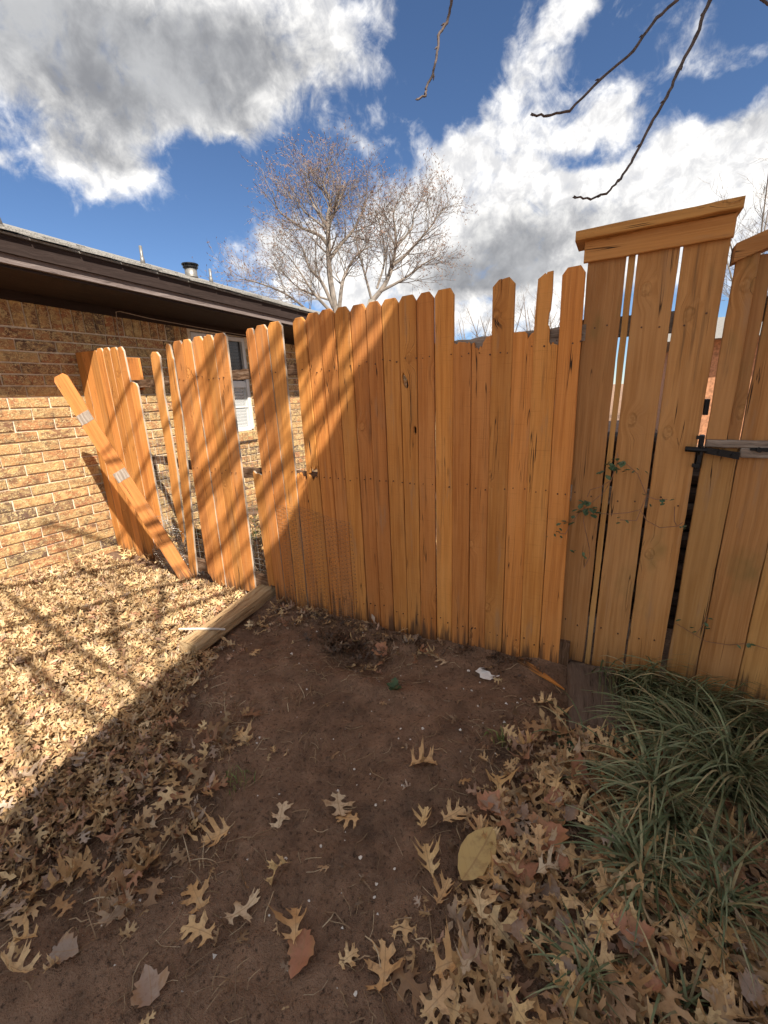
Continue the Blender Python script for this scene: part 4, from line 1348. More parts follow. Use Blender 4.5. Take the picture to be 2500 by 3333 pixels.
# litter: zones in metres, (polygon, leaves per square metre, pile height)
THICKL = [(-4.3, 1.0), (-4.3, 2.3), (-3.011, 2.13), (-2.33, 2.108), (-2.25, 1.678), (-2.13, 1.34), (-1.924, 1.46), (-1.757, 1.006), (-1.491, .846), (-1.40, .615), (-1.473, .463), (-1.443, .378), (-1.458, .15), (-2.6, .15)]
MEDL = [(-1.458, .15), (-1.443, .437), (-1.491, .846), (-1.437, 1.15), (-1.285, .92), (-1.121, .719), (-1.04, .505), (-1.13, .376), (-1.20, .241), (-1.21, .10)]
FENL = [(-2.04, 2.04), (-1.637, 2.04), (-1.20, 2.04), (-1.311, 1.96), (-1.693, 1.90), (-1.832, 1.72), (-1.985, 1.38), (-2.08, 1.84)]
FENM = [(-1.33, 2.03), (-.85, 2.03), (-.69, 1.98), (-.69, 1.88), (-.909, 1.83), (-1.06, 1.66), (-1.22, 1.68)]
THICKR = [(-.230, 1.558), (-.08, 1.64), (.16, 1.62), (.238, 1.9), (.72, 2.02), (.60, .9), (.38, .55), (-.22, .45), (-.22, .811), (-.27, .894), (-.24, 1.259)]
RIMR = [(-.36, 1.50), (-.2, 1.62), (-.2, 1.2), (-.2, .9), (-.2, .5), (-.36, .56), (-.34, .95), (-.38, 1.25)]
BEHIND = [(-4.3, 2.06), (-4.3, 3.0), (-1.4, 2.9), (1.2, 2.9), (1.2, 2.12), (-1.4, 2.1)]


def scatter(poly, dens, pile, out, size, soft=.05):
    xs, ys = [q[0] for q in poly], [q[1] for q in poly]
    A = (max(xs) - min(xs)) * (max(ys) - min(ys))
    for _ in range(int(A * dens)):
        x_, y_ = random.uniform(min(xs), max(xs)), random.uniform(min(ys), max(ys))
        if inside(poly, x_ + random.gauss(0, soft), y_ + random.gauss(0, soft)) and y_ < 2.03:
            out.append((x_, y_, random.random() ** 1.3 * pile, random.uniform(*size)))


L1, L2 = [], []
scatter(THICKL, 3600, .040, L1, (.032, .072))
scatter(MEDL, 560, .022, L1, (.04, .105))
scatter(FENL, 700, .02, L1, (.04, .08))
scatter(FENM, 420, .02, L1, (.04, .085))
scatter(THICKR, 1600, .055, L1, (.03, .105))
scatter(RIMR, 520, .015, L1, (.02, .06))
scatter([(-2.05, 1.2), (-1.9, 2.0), (-.3, 2.0), (-.25, .5), (-1.1, .2), (-1.4, .8)], 26, .0, L1, (.012, .05))
L1 = [(a, b, h * (.35 if a > .2 and b > 1.25 else 1), z) for a, b, h, z in L1]
L1 = [q for q in L1 if not (-2.13 < q[0] < -1.96 and 1.34 < q[1] < 2.1) and not (-.11 < q[0] < .17 and 1.58 < q[1] < 2.06)]
xs = [q for q in BEHIND]
for _ in range(1600):
    x_, y_ = random.uniform(-4.25, -.9), random.uniform(2.12, 3.6)
    L2.append((x_, y_, random.random() * .04, random.uniform(.06, .10)))
# the leaves that show largest stay single things


def seen_size(q):
    d = Vector((q[0], q[1], q[2])) - CAM
    z_ = d.dot(fwd)
    if z_ < .2 or abs(d.dot(c_r) / z_) > .88 or abs(d.dot(c_u) / z_) > 1.18:
        return 0
    return q[3] * (1 + q[2] * 12) / z_ if q[2] > .012 else 0


order = sorted(range(len(L1)), key=lambda i: -seen_size(L1[i]))
single = order[:250]
sset = set(single)
for i in single:
    x_, y_, h_, s_ = L1[i]
    s_ *= 1.15
    q = random.random()
    if q < .36:
        me, colr = random.choice(ld_tan), 'pale tan oak leaf'
    elif q < .86:
        me, colr = random.choice(ld_mix), 'mottled oak leaf'
    elif q < .93:
        me, colr, s_ = random.choice(ld_red), 'broad russet leaf', s_ * .8
    else:
        me, colr, s_ = random.choice(ld_gb), 'broad grey brown leaf', s_ * .8
    if x_ > -.6:
        place = ('just below the dark plank' if y_ > 1.42 and x_ < .2 else 'under the grass near the gate' if y_ > 1.6 else 'among grass at the right edge' if x_ > .22 else 'right of the big yellow oval leaf' if y_ > .95 and x_ > -.2
                 else 'along the right rim of the bare dirt' if x_ < -.2 and y_ > .8 else 'at the bottom right under the lowest grass' if x_ > .0 and y_ < .8 else 'at the bottom edge, right of centre')
    else:
        place = ('in the sunlit litter below the timber' if x_ < -1.75 and y_ > .75 else 'along the left rim of the bare dirt' if x_ > -1.35 and y_ > .6 else 'at the lower left corner' if y_ < .4 else 'in the shaded litter at left')
    sz = 'small ' if s_ < .085 else 'large ' if s_ > .103 else ''
    place_leaf(me, x_, y_, s_, random.uniform(0, 6.3), sz + colr + ' ' + place, 'leaves lying ' + place, tilt=.55, dz=h_ + .006)


def leaf_mass(items, name, label, lod, material=None):
    Vs, Fs, Rs = [], [], []
    n_ = 0
    for x_, y_, h_, s_ in items:
        far = math.hypot(x_, y_) > lod
        q = random.random()
        ge = random.choice(frag) if q < .34 else random.choice(lows) if far else random.choice(geos)
        t_ = .68
        e = np.array(Euler((random.gauss(0, t_) * .8, random.gauss(0, t_) * .8, random.uniform(0, 6.3))).to_matrix())
        P_ = (ge[0] * s_) @ e.T
        P_[:, 2] += gz(x_, y_) + h_ + .004 - min(0, P_[:, 2].min()) * .75
        P_[:, 0] += x_
        P_[:, 1] += y_
        Vs.append(P_)
        Fs.append([[i + n_ for i in f] for f in ge[1]])
        Rs += [random.random()] * len(ge[1])
        n_ += len(P_)
    V = np.concatenate(Vs)
    V[:, 0] = np.maximum(V[:, 0], WX + .006)
    fr = V[:, 1] < 2.3
    V[:, 1] = np.where((V[:, 1] > 2.038) & fr & (np.array([v < 2.04 for v in V[:, 1]]) == False) & (V[:, 0] > -3.4) & (V[:, 1] < 2.075), 2.036, V[:, 1])
    o_ = mesh(name, V.tolist(), [f for q in Fs for f in q], material or M_LEAF, smooth=True)
    a_ = o_.data.attributes.new('rnd', 'FLOAT', 'FACE')
    a_.data.foreach_set('value', np.array(Rs, np.float32))
    return tag(o_, label, 'leaf litter', kind='stuff')


REST = [L1[i] for i in range(len(L1)) if i not in sset]


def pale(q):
    return q[0] < -1.55 - .28 * (q[1] - .6) + random.gauss(0, .08) and (q[1] > .8 or q[0] < -1.9)  # the two palettes part along the sun and shade edge


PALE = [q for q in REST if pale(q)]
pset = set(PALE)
SHADE_SIDE = [q for q in REST if q not in pset]
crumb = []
for q in SHADE_SIDE:                                        # crushed bits between the whole leaves, dark to paint the crevice shade
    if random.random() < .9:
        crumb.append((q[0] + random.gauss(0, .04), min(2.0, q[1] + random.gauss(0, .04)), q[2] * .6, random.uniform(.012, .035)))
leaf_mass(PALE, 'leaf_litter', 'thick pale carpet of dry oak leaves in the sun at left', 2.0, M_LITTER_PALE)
leaf_mass(SHADE_SIDE, 'leaf_litter', 'mixed brown leaf litter around the bare dirt', 2.0, M_LITTER_SHADE)
leaf_mass(crumb, 'leaf_crumbs', 'crushed leaf crumbs with painted crevice shade between the whole leaves', 9.0, M_LEAF_CRUMB)
leaf_mass(L2, 'leaf_litter', 'dry oak leaves lying behind the fence', 0.0)

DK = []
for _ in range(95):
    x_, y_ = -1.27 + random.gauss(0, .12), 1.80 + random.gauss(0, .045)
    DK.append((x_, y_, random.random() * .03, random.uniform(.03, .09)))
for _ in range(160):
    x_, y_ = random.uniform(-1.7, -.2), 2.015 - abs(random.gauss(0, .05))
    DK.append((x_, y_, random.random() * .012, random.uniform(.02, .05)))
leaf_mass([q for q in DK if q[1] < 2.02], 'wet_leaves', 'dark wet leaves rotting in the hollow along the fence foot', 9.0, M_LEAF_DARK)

# crumbs of soil, straw and twigs
mb = MB()
Rs = []
for _ in range(11000):
    x_, y_ = random.uniform(-2.0, .1), random.uniform(.2, 2.0)
    if y_ > 1.3 and x_ < -1.9:
        continue
    r__ = abs(random.gauss(.0022, .0026)) + .0012
    z_ = gz(x_, y_)
    n_ = len(mb.V)
    a_ = random.uniform(0, 6.3)
    for k in range(3):
        w = a_ + k * 2.09
        mb.V.append((x_ + math.cos(w) * r__ * random.uniform(.7, 1.4), y_ + math.sin(w) * r__, z_ - .001))
    mb.V.append((x_ + random.uniform(-.3, .3) * r__, y_, z_ + r__ * random.uniform(.6, 1.3)))
    mb.F += [[n_, n_ + 1, n_ + 3], [n_ + 1, n_ + 2, n_ + 3], [n_ + 2, n_, n_ + 3]]
    mb.M += [0 if random.random() < .975 else 1] * 3
for _ in range(420):
    x_, y_ = random.gauss(-.85, .45), random.uniform(.3, 1.95)
    if x_ < -1.9 or x_ > 0:
        continue
    r__ = random.uniform(.004, .011)
    z_ = gz(x_, y_)
    n_ = len(mb.V)
    for (a_, b_, c_) in ((1, 0, 0), (0, 1, 0), (-1, 0, 0), (0, -1, 0), (.5, .5, .8), (-.6, .3, .7), (.1, -.7, .75)):
        mb.V.append((x_ + a_ * r__ * random.uniform(.7, 1.3), y_ + b_ * r__ * random.uniform(.7, 1.3), z_ + c_ * r__ * random.uniform(.5, .9) - .001))
    mb.F += [[n_ + i for i in f] for f in ((0, 1, 4), (1, 5, 4), (1, 2, 5), (2, 3, 6), (2, 6, 5), (3, 0, 6), (0, 4, 6), (4, 5, 6))]
    mb.M += [0] * 8
tag(mb.build('soil_crumbs', [M_DIRT, M_STONE]), 'crumbs of soil and grit on the bare dirt', 'soil', kind='stuff')
mb = MB()
Rs = []
for _ in range(1500):
    x_, y_ = random.uniform(-2.0, .3), random.uniform(.2, 2.02)
    w = random.gauss(0, 1)
    if random.random() < .55:                        # thickest along the edges of the litter
        x_, y_ = random.choice(((-1.35, .7), (-1.5, 1.1), (-1.15, .5), (-.3, 1.3), (-.28, .7), (-1.3, 1.9), (-.9, 1.9), (-1.2, 1.6)))
        x_ += random.gauss(0, .16)
        y_ += random.gauss(0, .14)
    if y_ > 2.02:
        continue
    a_ = random.uniform(0, 6.3)
    L = random.uniform(.02, .09)
    z_ = gz(x_, y_) + .003
    p_ = [Vector((x_, y_, z_))]
    for k in range(3):
        a_ += random.gauss(0, .35)
        q = p_[-1] + Vector((math.cos(a_), math.sin(a_), 0)) * L / 3
        q.z = gz(q.x, q.y) + .003 + random.random() * .008
        p_.append(q)
    f0 = len(mb.F)
    mb.tube(p_, random.choice((.0007, .0009, .0012, .0017)), 3, False)
    Rs += [random.random()] * (len(mb.F) - f0)
o_ = mb.build('twig_litter', M_STRAW)
o_.data.attributes.new('rnd', 'FLOAT', 'FACE').data.foreach_set('value', np.array(Rs, np.float32))
tag(o_, 'straw, rootlets and twig bits on the dirt', 'twigs', kind='stuff')


# ---------------------------------------------------------------- plants
def blades(mb, Rs, x, y, n_, L0, L1_, wdt, spread, lean=(0, 0), droop=1.0):
    for _ in range(n_):
        a_ = random.uniform(0, 6.3)
        L = random.uniform(L0, L1_)
        bx_, by_ = x + random.gauss(0, spread), y + random.gauss(0, spread)
        d = Vector((math.cos(a_) + lean[0], math.sin(a_) + lean[1], 0))
        d = d.normalized() if d.length > .05 else Vector((1, 0, 0))
        up = random.uniform(.5, 1.35)
        p_ = Vector((bx_, by_, gz(bx_, by_) - .005))
        side = d.cross(Vector((0, 0, 1))) * wdt * random.uniform(.7, 1.2)
        ang = random.uniform(.9, 1.45) * min(1.1, up)
        n0 = len(mb.V)
        K = 7
        for k in range(K + 1):
            t = k / K
            w = side * (1 - t ** 3) * .5
            mb.V += [tuple(p_ - w), tuple(p_ + w + Vector((0, 0, wdt * .25)))]
            p_ = p_ + (d * math.cos(ang) + Vector((0, 0, 1)) * math.sin(ang)) * (L / K)
            ang -= random.uniform(.16, .36) * droop
            if p_.y > 2.03 and y < 2.05:
                p_.y = 2.03 - random.random() * .01
            gh = gz(p_.x, p_.y) + .012
            if p_.z < gh:
                p_.z = gh + random.random() * .02
                ang = max(ang, 0)
        r__ = random.random()
        for k in range(K):
            q = n0 + 2 * k
            mb.F.append([q, q + 1, q + 3, q + 2])
            mb.M.append(0)
            Rs.append(r__)


def tuft(label, spots, n_, L0, L1_, wdt, spread, lean, droop=1.0, name='grass_tuft', material=None, group='strappy grass tufts at right'):
    mb, Rs = MB(), []
    for (x_, y_) in spots:
        blades(mb, Rs, x_, y_, n_, L0, L1_, wdt, spread, lean, droop)
    o_ = mb.build(name, material or M_BLADE, None, True)
    o_.data.attributes.new('rnd', 'FLOAT', 'FACE').data.foreach_set('value', np.array(Rs, np.float32))
    return tag(o_, label, 'grass', group)


tuft('large arching grass tuft at the foot of the tall panel behind the plank', [(.05, 2.02), (.11, 2.01), (.17, 1.99), (.14, 1.95)], 85, .22, .40, .0075, .02, (1.0, -.5))
tuft('arching grass tuft under the gap between panel and gate', [(.25, 1.98), (.31, 1.95), (.37, 1.97), (.43, 1.95)], 90, .25, .45, .0078, .025, (.6, -.7))
tuft('grass tuft at the foot of the gate by the right edge', [(.50, 1.97), (.57, 1.98), (.64, 1.95), (.74, 1.97)], 85, .25, .44, .0078, .03, (.3, -.8))
tuft('grass tuft in the leaves right of the dark plank', [(.30, 1.70), (.34, 1.76), (.37, 1.70)], 80, .22, .40, .0078, .022, (.3, -.5))
tuft('broad grass tuft at the middle of the right edge', [(.44, 1.56), (.48, 1.62), (.42, 1.66), (.50, 1.70)], 90, .24, .44, .0080, .025, (-.1, -.5))
tuft('grass tuft in the litter below the dark plank', [(.22, 1.40), (.26, 1.34), (.25, 1.46)], 70, .20, .36, .0076, .02, (.0, -.4))
tuft('grass tuft among the leaves in the lower right', [(.17, 1.12), (.20, 1.17)], 62, .16, .31, .0072, .02, (-.3, -.3))
tuft('small grass tuft near the right edge low down', [(.36, 1.14), (.38, 1.22)], 50, .17, .32, .0072, .022, (0, -.3))
tuft('small grass tuft in the leaves near the bottom', [(.05, .80), (.07, .83)], 26, .08, .19, .0060, .014, (0, 0))
tuft('sparse grass tuft at the bottom right corner', [(.24, .86)], 24, .12, .22, .0060, .02, (0, 0))
tuft('few low blades crossing the near end of the plank', [(-.02, 1.56), (.06, 1.54)], 12, .12, .26, .0060, .03, (0, 0))


def dry_tuft(label, x_, y_, n_, L):
    return tuft(label, [(x_, y_)], n_, L * .5, L, .0030, .03, (0, 0), .7, 'dry_grass', M_STRAW, 'dry grass wisps')


dry_tuft('dry straw wisp on the left rim of the bare dirt', -1.30, .93, 22, .10)
dry_tuft('dry straw wisp near the hole left of the dirt', -1.52, 1.12, 20, .09)
dry_tuft('dry straw wisp beside the brown leaf at lower left', -1.02, .60, 24, .11)
dry_tuft('dry straw wisp in the lower left litter', -1.15, .36, 18, .10)
dry_tuft('dry straw wisp left of the lone leaf in mid dirt', -.98, 1.10, 14, .08)
dry_tuft('dry straw wisp at the bottom of the bare dirt', -.72, .42, 12, .10)
dry_tuft('dry straw wisp below the timber end', -1.80, 1.22, 16, .09)
dry_tuft('thin dry wisp in the upper left of the dirt', -1.25, 1.30, 16, .09)
tuft('short green weed on the left rim of the dirt', [(-1.16, .86)], 26, .03, .07, .003, .03, (0, 0), .6, 'weed', M_GRASS, 'green weeds')
tuft('tiny green weed sprig in the sunlit leaves', [(-2.58, 1.62)], 26, .03, .07, .004, .03, (0, 0), .6, 'weed', M_GRASS, 'green weeds')
tuft('tiny green weed near the right rim of the dirt', [(-.30, 1.47)], 20, .02, .06, .006, .02, (0, 0), .6, 'weed', M_GRASS, 'green weeds')


def leafy(mb, base, d, size, up=.5):
    """add one small oval leaf to mb"""
    d = d.normalized()
    s = d.cross(Vector((0, 0, 1)))
    s = s.normalized() if s.length > .1 else Vector((1, 0, 0))
    nrm = s.cross(d)
    n_ = len(mb.V)
    for (u, w, h) in ((0, 0, 0), (.3, .33, .05), (.65, .36, .04), (1, 0, 0), (.65, -.36, .04), (.3, -.33, .05), (.5, 0, -.02)):
        mb.V.append(tuple(base + d * u * size + s * w * size + nrm * h * size * 2))
    for f in ((0, 1, 6), (1, 2, 6), (2, 3, 6), (3, 4, 6), (4, 5, 6), (5, 0, 6)):
        mb.F.append([n_ + i for i in f])
        mb.M.append(1)


wd = MB()
for k in range(7):
    w = k * 2.4
    leafy(wd, Vector((-.837, 1.552, gz(-.837, 1.552) + .006 + k * .002)), Vector((math.cos(w), math.sin(w), .5)), random.uniform(.035, .06))
tag(wd.build('seedling', [M_VSTEM, M_LEAF_GRN]), 'small green seedling sprouting from the bare dirt', 'weed')
wd = MB()
for k in range(9):
    w = k * 2.4
    leafy(wd, Vector((-.06 + random.gauss(0, .02), 1.50 + random.gauss(0, .02), gz(-.06, 1.5) + .03)), Vector((math.cos(w), math.sin(w), .4)), random.uniform(.02, .035))
tag(wd.build('seedling', [M_VSTEM, M_LEAF_GRN]), 'low dark green seedling at the near end of the plank', 'weed')

vine = empty('vine', 'leafy green vine trailing over the tall panel boards', 'vine')
vs_ = MB()
VY = 2.045
paths = [[(.004, 1.14), (.006, 1.096), (-.01, 1.02), (-.03, .97), (-.068, .921), (-.10, .89), (-.13, .85), (-.155, .80)], [(-.01, 1.02), (-.05, .99), (-.085, .975), (-.095, .94)], [(.006, 1.096), (.036, 1.10), (.086, 1.056), (.128, .965), (.114, .90), (.067, .882), (0, .872), (-.082, .872)],
         [(.114, .90), (.14, .86), (.19, .835), (.25, .845), (.268, .86)], [(.128, .965), (.16, .955), (.201, .958)], [(.114, .90), (.103, .856), (.042, .852)], [(-.10, .89), (-.10, .83), (-.085, .775), (-.067, .706), (-.06, .66), (-.08, .60)], [(-.155, .80), (-.17, .76), (-.196, .76)], [(.25, .845), (.236, .87), (.23, .93)]]
for pth in paths:
    vs_.tube([(x_, VY - .012 * math.sin(i * 1.1) - .004, z_) for i, (x_, z_) in enumerate(pth)], .0017, 5)
vs_.build('stem', M_VSTEM, vine)
for (x_, z_, n_, sz) in ((-.015, 1.095, 7, .026), (-.035, 1.06, 4, .03), (.03, 1.10, 4, .034), (.006, 1.07, 4, .024), (-.085, .895, 8, .032), (-.10, .915, 5, .034), (-.062, .885, 4, .038), (-.11, .87, 4, .03), (-.195, .815, 3, .034), (-.155, .795, 1, .05),
                       (-.198, .765, 4, .020), (-.135, .675, 2, .034), (-.11, .69, 2, .026), (.086, 1.056, 3, .02), (.135, .965, 2, .018), (.20, .96, 5, .022), (.25, .85, 3, .018), (.05, .852, 3, .02), (-.22, .75, 2, .016)):
    for _ in range(n_):
        lf = MB()
        leafy(lf, Vector((0, 0, 0)), Vector((random.uniform(-1, 1), random.uniform(-.7, -.05), random.uniform(-.9, .7))), sz * random.uniform(.75, 1.15))
        o_ = lf.build('leaf', [M_VSTEM, M_LEAF_GRN], vine)
        o_.location = (x_ + random.gauss(0, .014), VY - .01 - random.random() * .015, z_ + random.gauss(0, .012))
v2 = empty('vine', 'thin creeping vine low on the gate above the grass', 'vine')
vs_ = MB()
for pth in ([(.30, .40), (.36, .37), (.42, .34), (.50, .345), (.56, .37), (.62, .36)], [(.38, .36), (.40, .42), (.41, .45)]):
    vs_.tube([(x_, GY - .012, z_) for x_, z_ in pth], .0014, 4)
vs_.build('stem', M_VSTEM, v2)
for x_, z_ in ((.30, .41), (.36, .39), (.365, .37), (.40, .43), (.41, .45), (.405, .40), (.50, .35), (.52, .355), (.56, .375), (.58, .37)):
    lf = MB()
    leafy(lf, Vector((0, 0, 0)), Vector((random.uniform(-1, 1), random.uniform(-.5, -.1), random.uniform(-.6, .6))), random.uniform(.018, .028))
    lf.build('leaf', [M_VSTEM, M_LEAF_GRN], v2).location = (x_, GY - .016, z_)

# grass and tangle seen through the gap beyond the fence
mb, Rs = MB(), []
for _ in range(220):
    blades(mb, Rs, random.uniform(-4.2, -1.6), random.uniform(2.75, 5.2), 12, .05, .13, .0072, .05)
o_ = mb.build('lawn_grass', M_GRASS)
o_.data.attributes.new('rnd', 'FLOAT', 'FACE').data.foreach_set('value', np.array(Rs, np.float32))
tag(o_, 'green grass behind the fence by the house', 'grass', kind='stuff')
mb, Rs = MB(), []
for _ in range(150):
    p_ = Vector((random.uniform(-2.7, -2.0), random.uniform(2.15, 2.5), random.uniform(.02, .12)))
    pts_ = [p_]
    d = Vector((random.gauss(0, 1), random.gauss(0, 1), random.uniform(.1, 1))).normalized()
    for k in range(5):
        d = (d + Vector((random.gauss(0, .5), random.gauss(0, .5), random.gauss(-.1, .3)))).normalized()
        q = pts_[-1] + d * .07
        q.z = max(.01, q.z)
        q.y = max(2.13, q.y)
        pts_.append(q)
    f0 = len(mb.F)
    mb.tube(pts_, .0017, 3, False)
    Rs += [random.random()] * (len(mb.F) - f0)
o_ = mb.build('dry_brush', M_STRAW)
o_.data.attributes.new('rnd', 'FLOAT', 'FACE').data.foreach_set('value', np.array(Rs, np.float32))
tag(o_, 'tangle of dry stems behind the fence gap', 'brush', kind='stuff')


M_LOG = raw_wood('dark_log_bark', (0.018, 0.012, 0.009), (0.045, 0.030, 0.022), (0.10, 0.075, 0.058), .5, 1.0)
pile = empty('added_log_pile', 'dark stacked logs added behind the gap beside the gate', 'logs', loc=(.5, 2.75, 0))  # invented pile, put in so the gaps show dark
for row in range(13):
    hz = .045 + row * .088
    for k in range(2):
        for (xa, xb, top_) in ((-.85, .28, 1.32), (.24, 1.25, 1.02)):
            if hz > top_:
                continue
            x0_, x1_ = xa + random.uniform(-.05, .03) - .5, xb + random.uniform(-.04, .04) - .5
            yy = k * .11 + random.uniform(-.02, .02) + (.04 if row % 2 else 0)
            mb = MB()
            pts_ = [(0, 0, (x1_ - x0_) * t / 6) for t in range(7)]
            mb.tube([(q[0] + random.gauss(0, .006), q[1] + random.gauss(0, .006), q[2]) for q in pts_], [random.uniform(.043, .054) for _ in pts_], 9)
            o_ = mb.build('log', M_LOG, pile)
            o_.matrix_local = Matrix(((0, 0, 1, x0_), (0, 1, 0, yy), (1, 0, 0, hz), (0, 0, 0, 1)))


# ---------------------------------------------------------------- trees
def grow(mb, bud, p, d, L, r, depth, maxd, spread, up, rr, budk=1.0, seg=4):
    """recursive bare branch"""
    pts, rad = [p.copy()], [r]
    for k in range(seg):
        d = (d + Vector((rr.gauss(0, .13), rr.gauss(0, .13), rr.gauss(up, .10)))).normalized()
        p = p + d * L / seg
        pts.append(p.copy())
        rad.append(r * (1 - .55 * (k + 1) / seg))
    mb.tube(pts, rad, 5 if r > .03 else 3, False)
    if depth >= maxd:
        if bud is not None and rr.random() < budk:
            for k in range(2):
                q = pts[rr.randint(1, seg)]
                bud.tube([q, q + Vector((rr.gauss(0, .03), rr.gauss(0, .03), .035))], [.011, .005], 3, False)
        return
    n_ = rr.randint(3, 5)
    for k in range(n_):
        t = .25 + .75 * (k + rr.random() * .6) / n_
        i = min(seg, max(1, int(t * seg + .5)))
        a_ = rr.uniform(0, 6.283)
        o1 = d.orthogonal().normalized()
        o2 = d.cross(o1)
        nd = (d * rr.uniform(.55, .95) + (o1 * math.cos(a_) + o2 * math.sin(a_)) * spread * rr.uniform(.6, 1.2)).normalized()
        grow(mb, bud, pts[i], nd, L * rr.uniform(.48, .72), max(rad[i] * .58, .0042), depth + 1, maxd, spread, up, rr, budk, max(2, seg - 1))


def limb(mb, bud, pts, r0, r1, rr, every=.55, L=1.3, maxd=2, spread=.75, up=.05, budk=1.0, depthj=.5, start=.25):
    pts = [Vector(q) for q in pts]
    for q in pts[1:]:
        q += Vector((rr.gauss(0, depthj * .3), rr.gauss(0, depthj * .3), 0)) * .4
    n_ = len(pts)
    # smooth path
    P, Rr = [], []
    for i in range(n_ - 1):
        for k in range(4):
            t = k / 4
            a_, b_, c_, d_ = pts[max(i - 1, 0)], pts[i], pts[i + 1], pts[min(i + 2, n_ - 1)]
            P.append(.5 * ((2 * b_) + (c_ - a_) * t + (2 * a_ - 5 * b_ + 4 * c_ - d_) * t * t + (3 * b_ - a_ - 3 * c_ + d_) * t ** 3))
    P.append(pts[-1])
    Rr = [r0 + (r1 - r0) * i / (len(P) - 1) for i in range(len(P))]
    mb.tube(P, Rr, 8, True)
    tot = sum((P[i + 1] - P[i]).length for i in range(len(P) - 1))
    k = max(2, int(tot / every))
    for j in range(k):
        t = start + (1 - start) * (j + rr.random() * .8) / k
        i = min(len(P) - 2, int(t * (len(P) - 1)))
        d = (P[i + 1] - P[i]).normalized()
        a_ = rr.uniform(0, 6.283)
        o1 = d.orthogonal().normalized()
        o2 = d.cross(o1)
        nd = (d * rr.uniform(.3, .8) + (o1 * math.cos(a_) + o2 * math.sin(a_)) * .8 + Vector((0, 0, .25))).normalized()
        grow(mb, bud, P[i], nd, L * rr.uniform(.6, 1.15) * (1.1 - .4 * t), max(Rr[i] * .42, .010), 0, maxd, spread, up, rr, budk)


rr = random.Random(11)
tree = empty('bare_tree', 'tall bare budding tree behind the fence, largest in view', 'tree', loc=(-9.49, 14.1, 0))
off = Vector((9.49, -14.1, 0))
tm, cm, bm_ = MB(), MB(), MB()


def rel(lst):
    return [Vector(q) + off for q in lst]


tm.tube(rel([(-9.40, 14.15, -.1), (-9.42, 14.13, 1.2), (-9.45, 14.1, 2.6), (-9.46, 14.1, 4.2)]), [.32, .27, .24, .20], 12)
tm.tube(rel([(-9.40, 14.15, .9), (-8.9, 14.5, 2.8), (-8.39, 14.84, 4.63)]), [.20, .17, .13], 10)
tree_limbs = [([(-9.46, 14.1, 4.1), (-9.57, 14.05, 5.49), (-9.61, 14.02, 6.65), (-9.51, 14.09, 7.44), (-9.53, 14.08, 8.04), (-9.55, 14.07, 8.67), (-9.44, 14.14, 9.45)], .16, .015),
              ([(-9.40, 14.15, 4.2), (-9.26, 14.26, 5.13), (-9.13, 14.35, 5.61), (-8.78, 14.58, 6.07), (-8.33, 14.88, 6.42)], .11, .015),
              ([(-9.58, 14.05, 6.31), (-9.87, 13.85, 6.71), (-10.28, 13.58, 6.99), (-10.57, 13.38, 7.27), (-10.84, 13.2, 7.76), (-11.03, 13.07, 8.4)], .10, .014),
              ([(-9.56, 14.06, 4.4), (-9.86, 13.86, 5.2), (-10.15, 13.66, 5.74), (-10.32, 13.55, 6.32), (-10.61, 13.36, 6.77)], .10, .014),
              ([(-9.50, 14.1, 4.1), (-10.1, 13.7, 4.84), (-10.49, 13.44, 5.51), (-10.82, 13.22, 6.09)], .09, .014),
              ([(-9.50, 14.1, 3.6), (-10.3, 13.6, 4.3), (-11.0, 13.1, 4.9), (-11.8, 12.6, 5.3), (-12.3, 12.3, 5.4)], .08, .014),
              ([(-9.6, 14.03, 5.96), (-9.25, 14.27, 6.48), (-8.85, 14.54, 6.99), (-8.55, 14.74, 7.77), (-8.42, 14.82, 8.3)], .10, .014),
              ([(-9.55, 14.0, 7.0), (-9.85, 13.8, 7.7), (-10.05, 13.7, 8.4), (-10.1, 13.7, 9.0)], .07, .012),
              ([(-9.52, 14.1, 7.3), (-9.2, 14.3, 8.0), (-9.0, 14.4, 8.8)], .07, .012),
              ([(-8.39, 14.84, 4.6), (-8.1, 15.04, 5.11), (-7.74, 15.27, 5.77), (-7.61, 15.36, 6.64), (-7.57, 15.39, 7.44), (-7.63, 15.35, 8.1)], .13, .015),
              ([(-7.74, 15.27, 5.77), (-7.35, 15.54, 6.06), (-6.96, 15.8, 6.52), (-6.57, 16.06, 7.1), (-6.35, 16.21, 7.55), (-5.99, 16.5, 7.95)], .09, .014),
              ([(-8.21, 14.96, 4.87), (-7.42, 15.49, 5.29), (-6.85, 15.87, 5.76), (-6.29, 16.25, 6.05)], .08, .014),
              ([(-7.62, 15.3, 6.3), (-7.2, 15.6, 7.0), (-6.9, 15.8, 7.6), (-6.8, 15.9, 8.1)], .06, .012)]
tree_limbs += [([(-8.39, 14.84, 4.6), (-8.60, 14.7, 5.7), (-8.75, 14.6, 6.6), (-8.70, 14.6, 7.4)], .07, .012), ([(-8.2, 14.9, 5.0), (-7.9, 15.1, 6.0), (-8.15, 15.0, 7.0), (-8.2, 14.9, 7.6)], .06, .012), ([(-9.55, 14.05, 6.9), (-10.2, 13.6, 7.6), (-10.5, 13.4, 8.2)], .06, .012), ([(-9.5, 14.1, 4.6), (-10.5, 13.4, 5.0), (-11.2, 12.95, 5.7)], .06, .012)]
for pts_, r0, r1 in tree_limbs:
    pts_ = [(a_, b_, z_ if z_ < 6.6 else 6.6 + (z_ - 6.6) * .80) for a_, b_, z_ in pts_]
    limb(cm, bm_, rel(pts_), r0 * .72, r1 * .8, rr, every=.15, L=1.3, maxd=2, spread=.78, up=.06)
tm.build('trunk', M_BARK, tree, True)
cm.build('crown', M_TWIG, tree)
bm_.build('buds', M_BUD, tree)


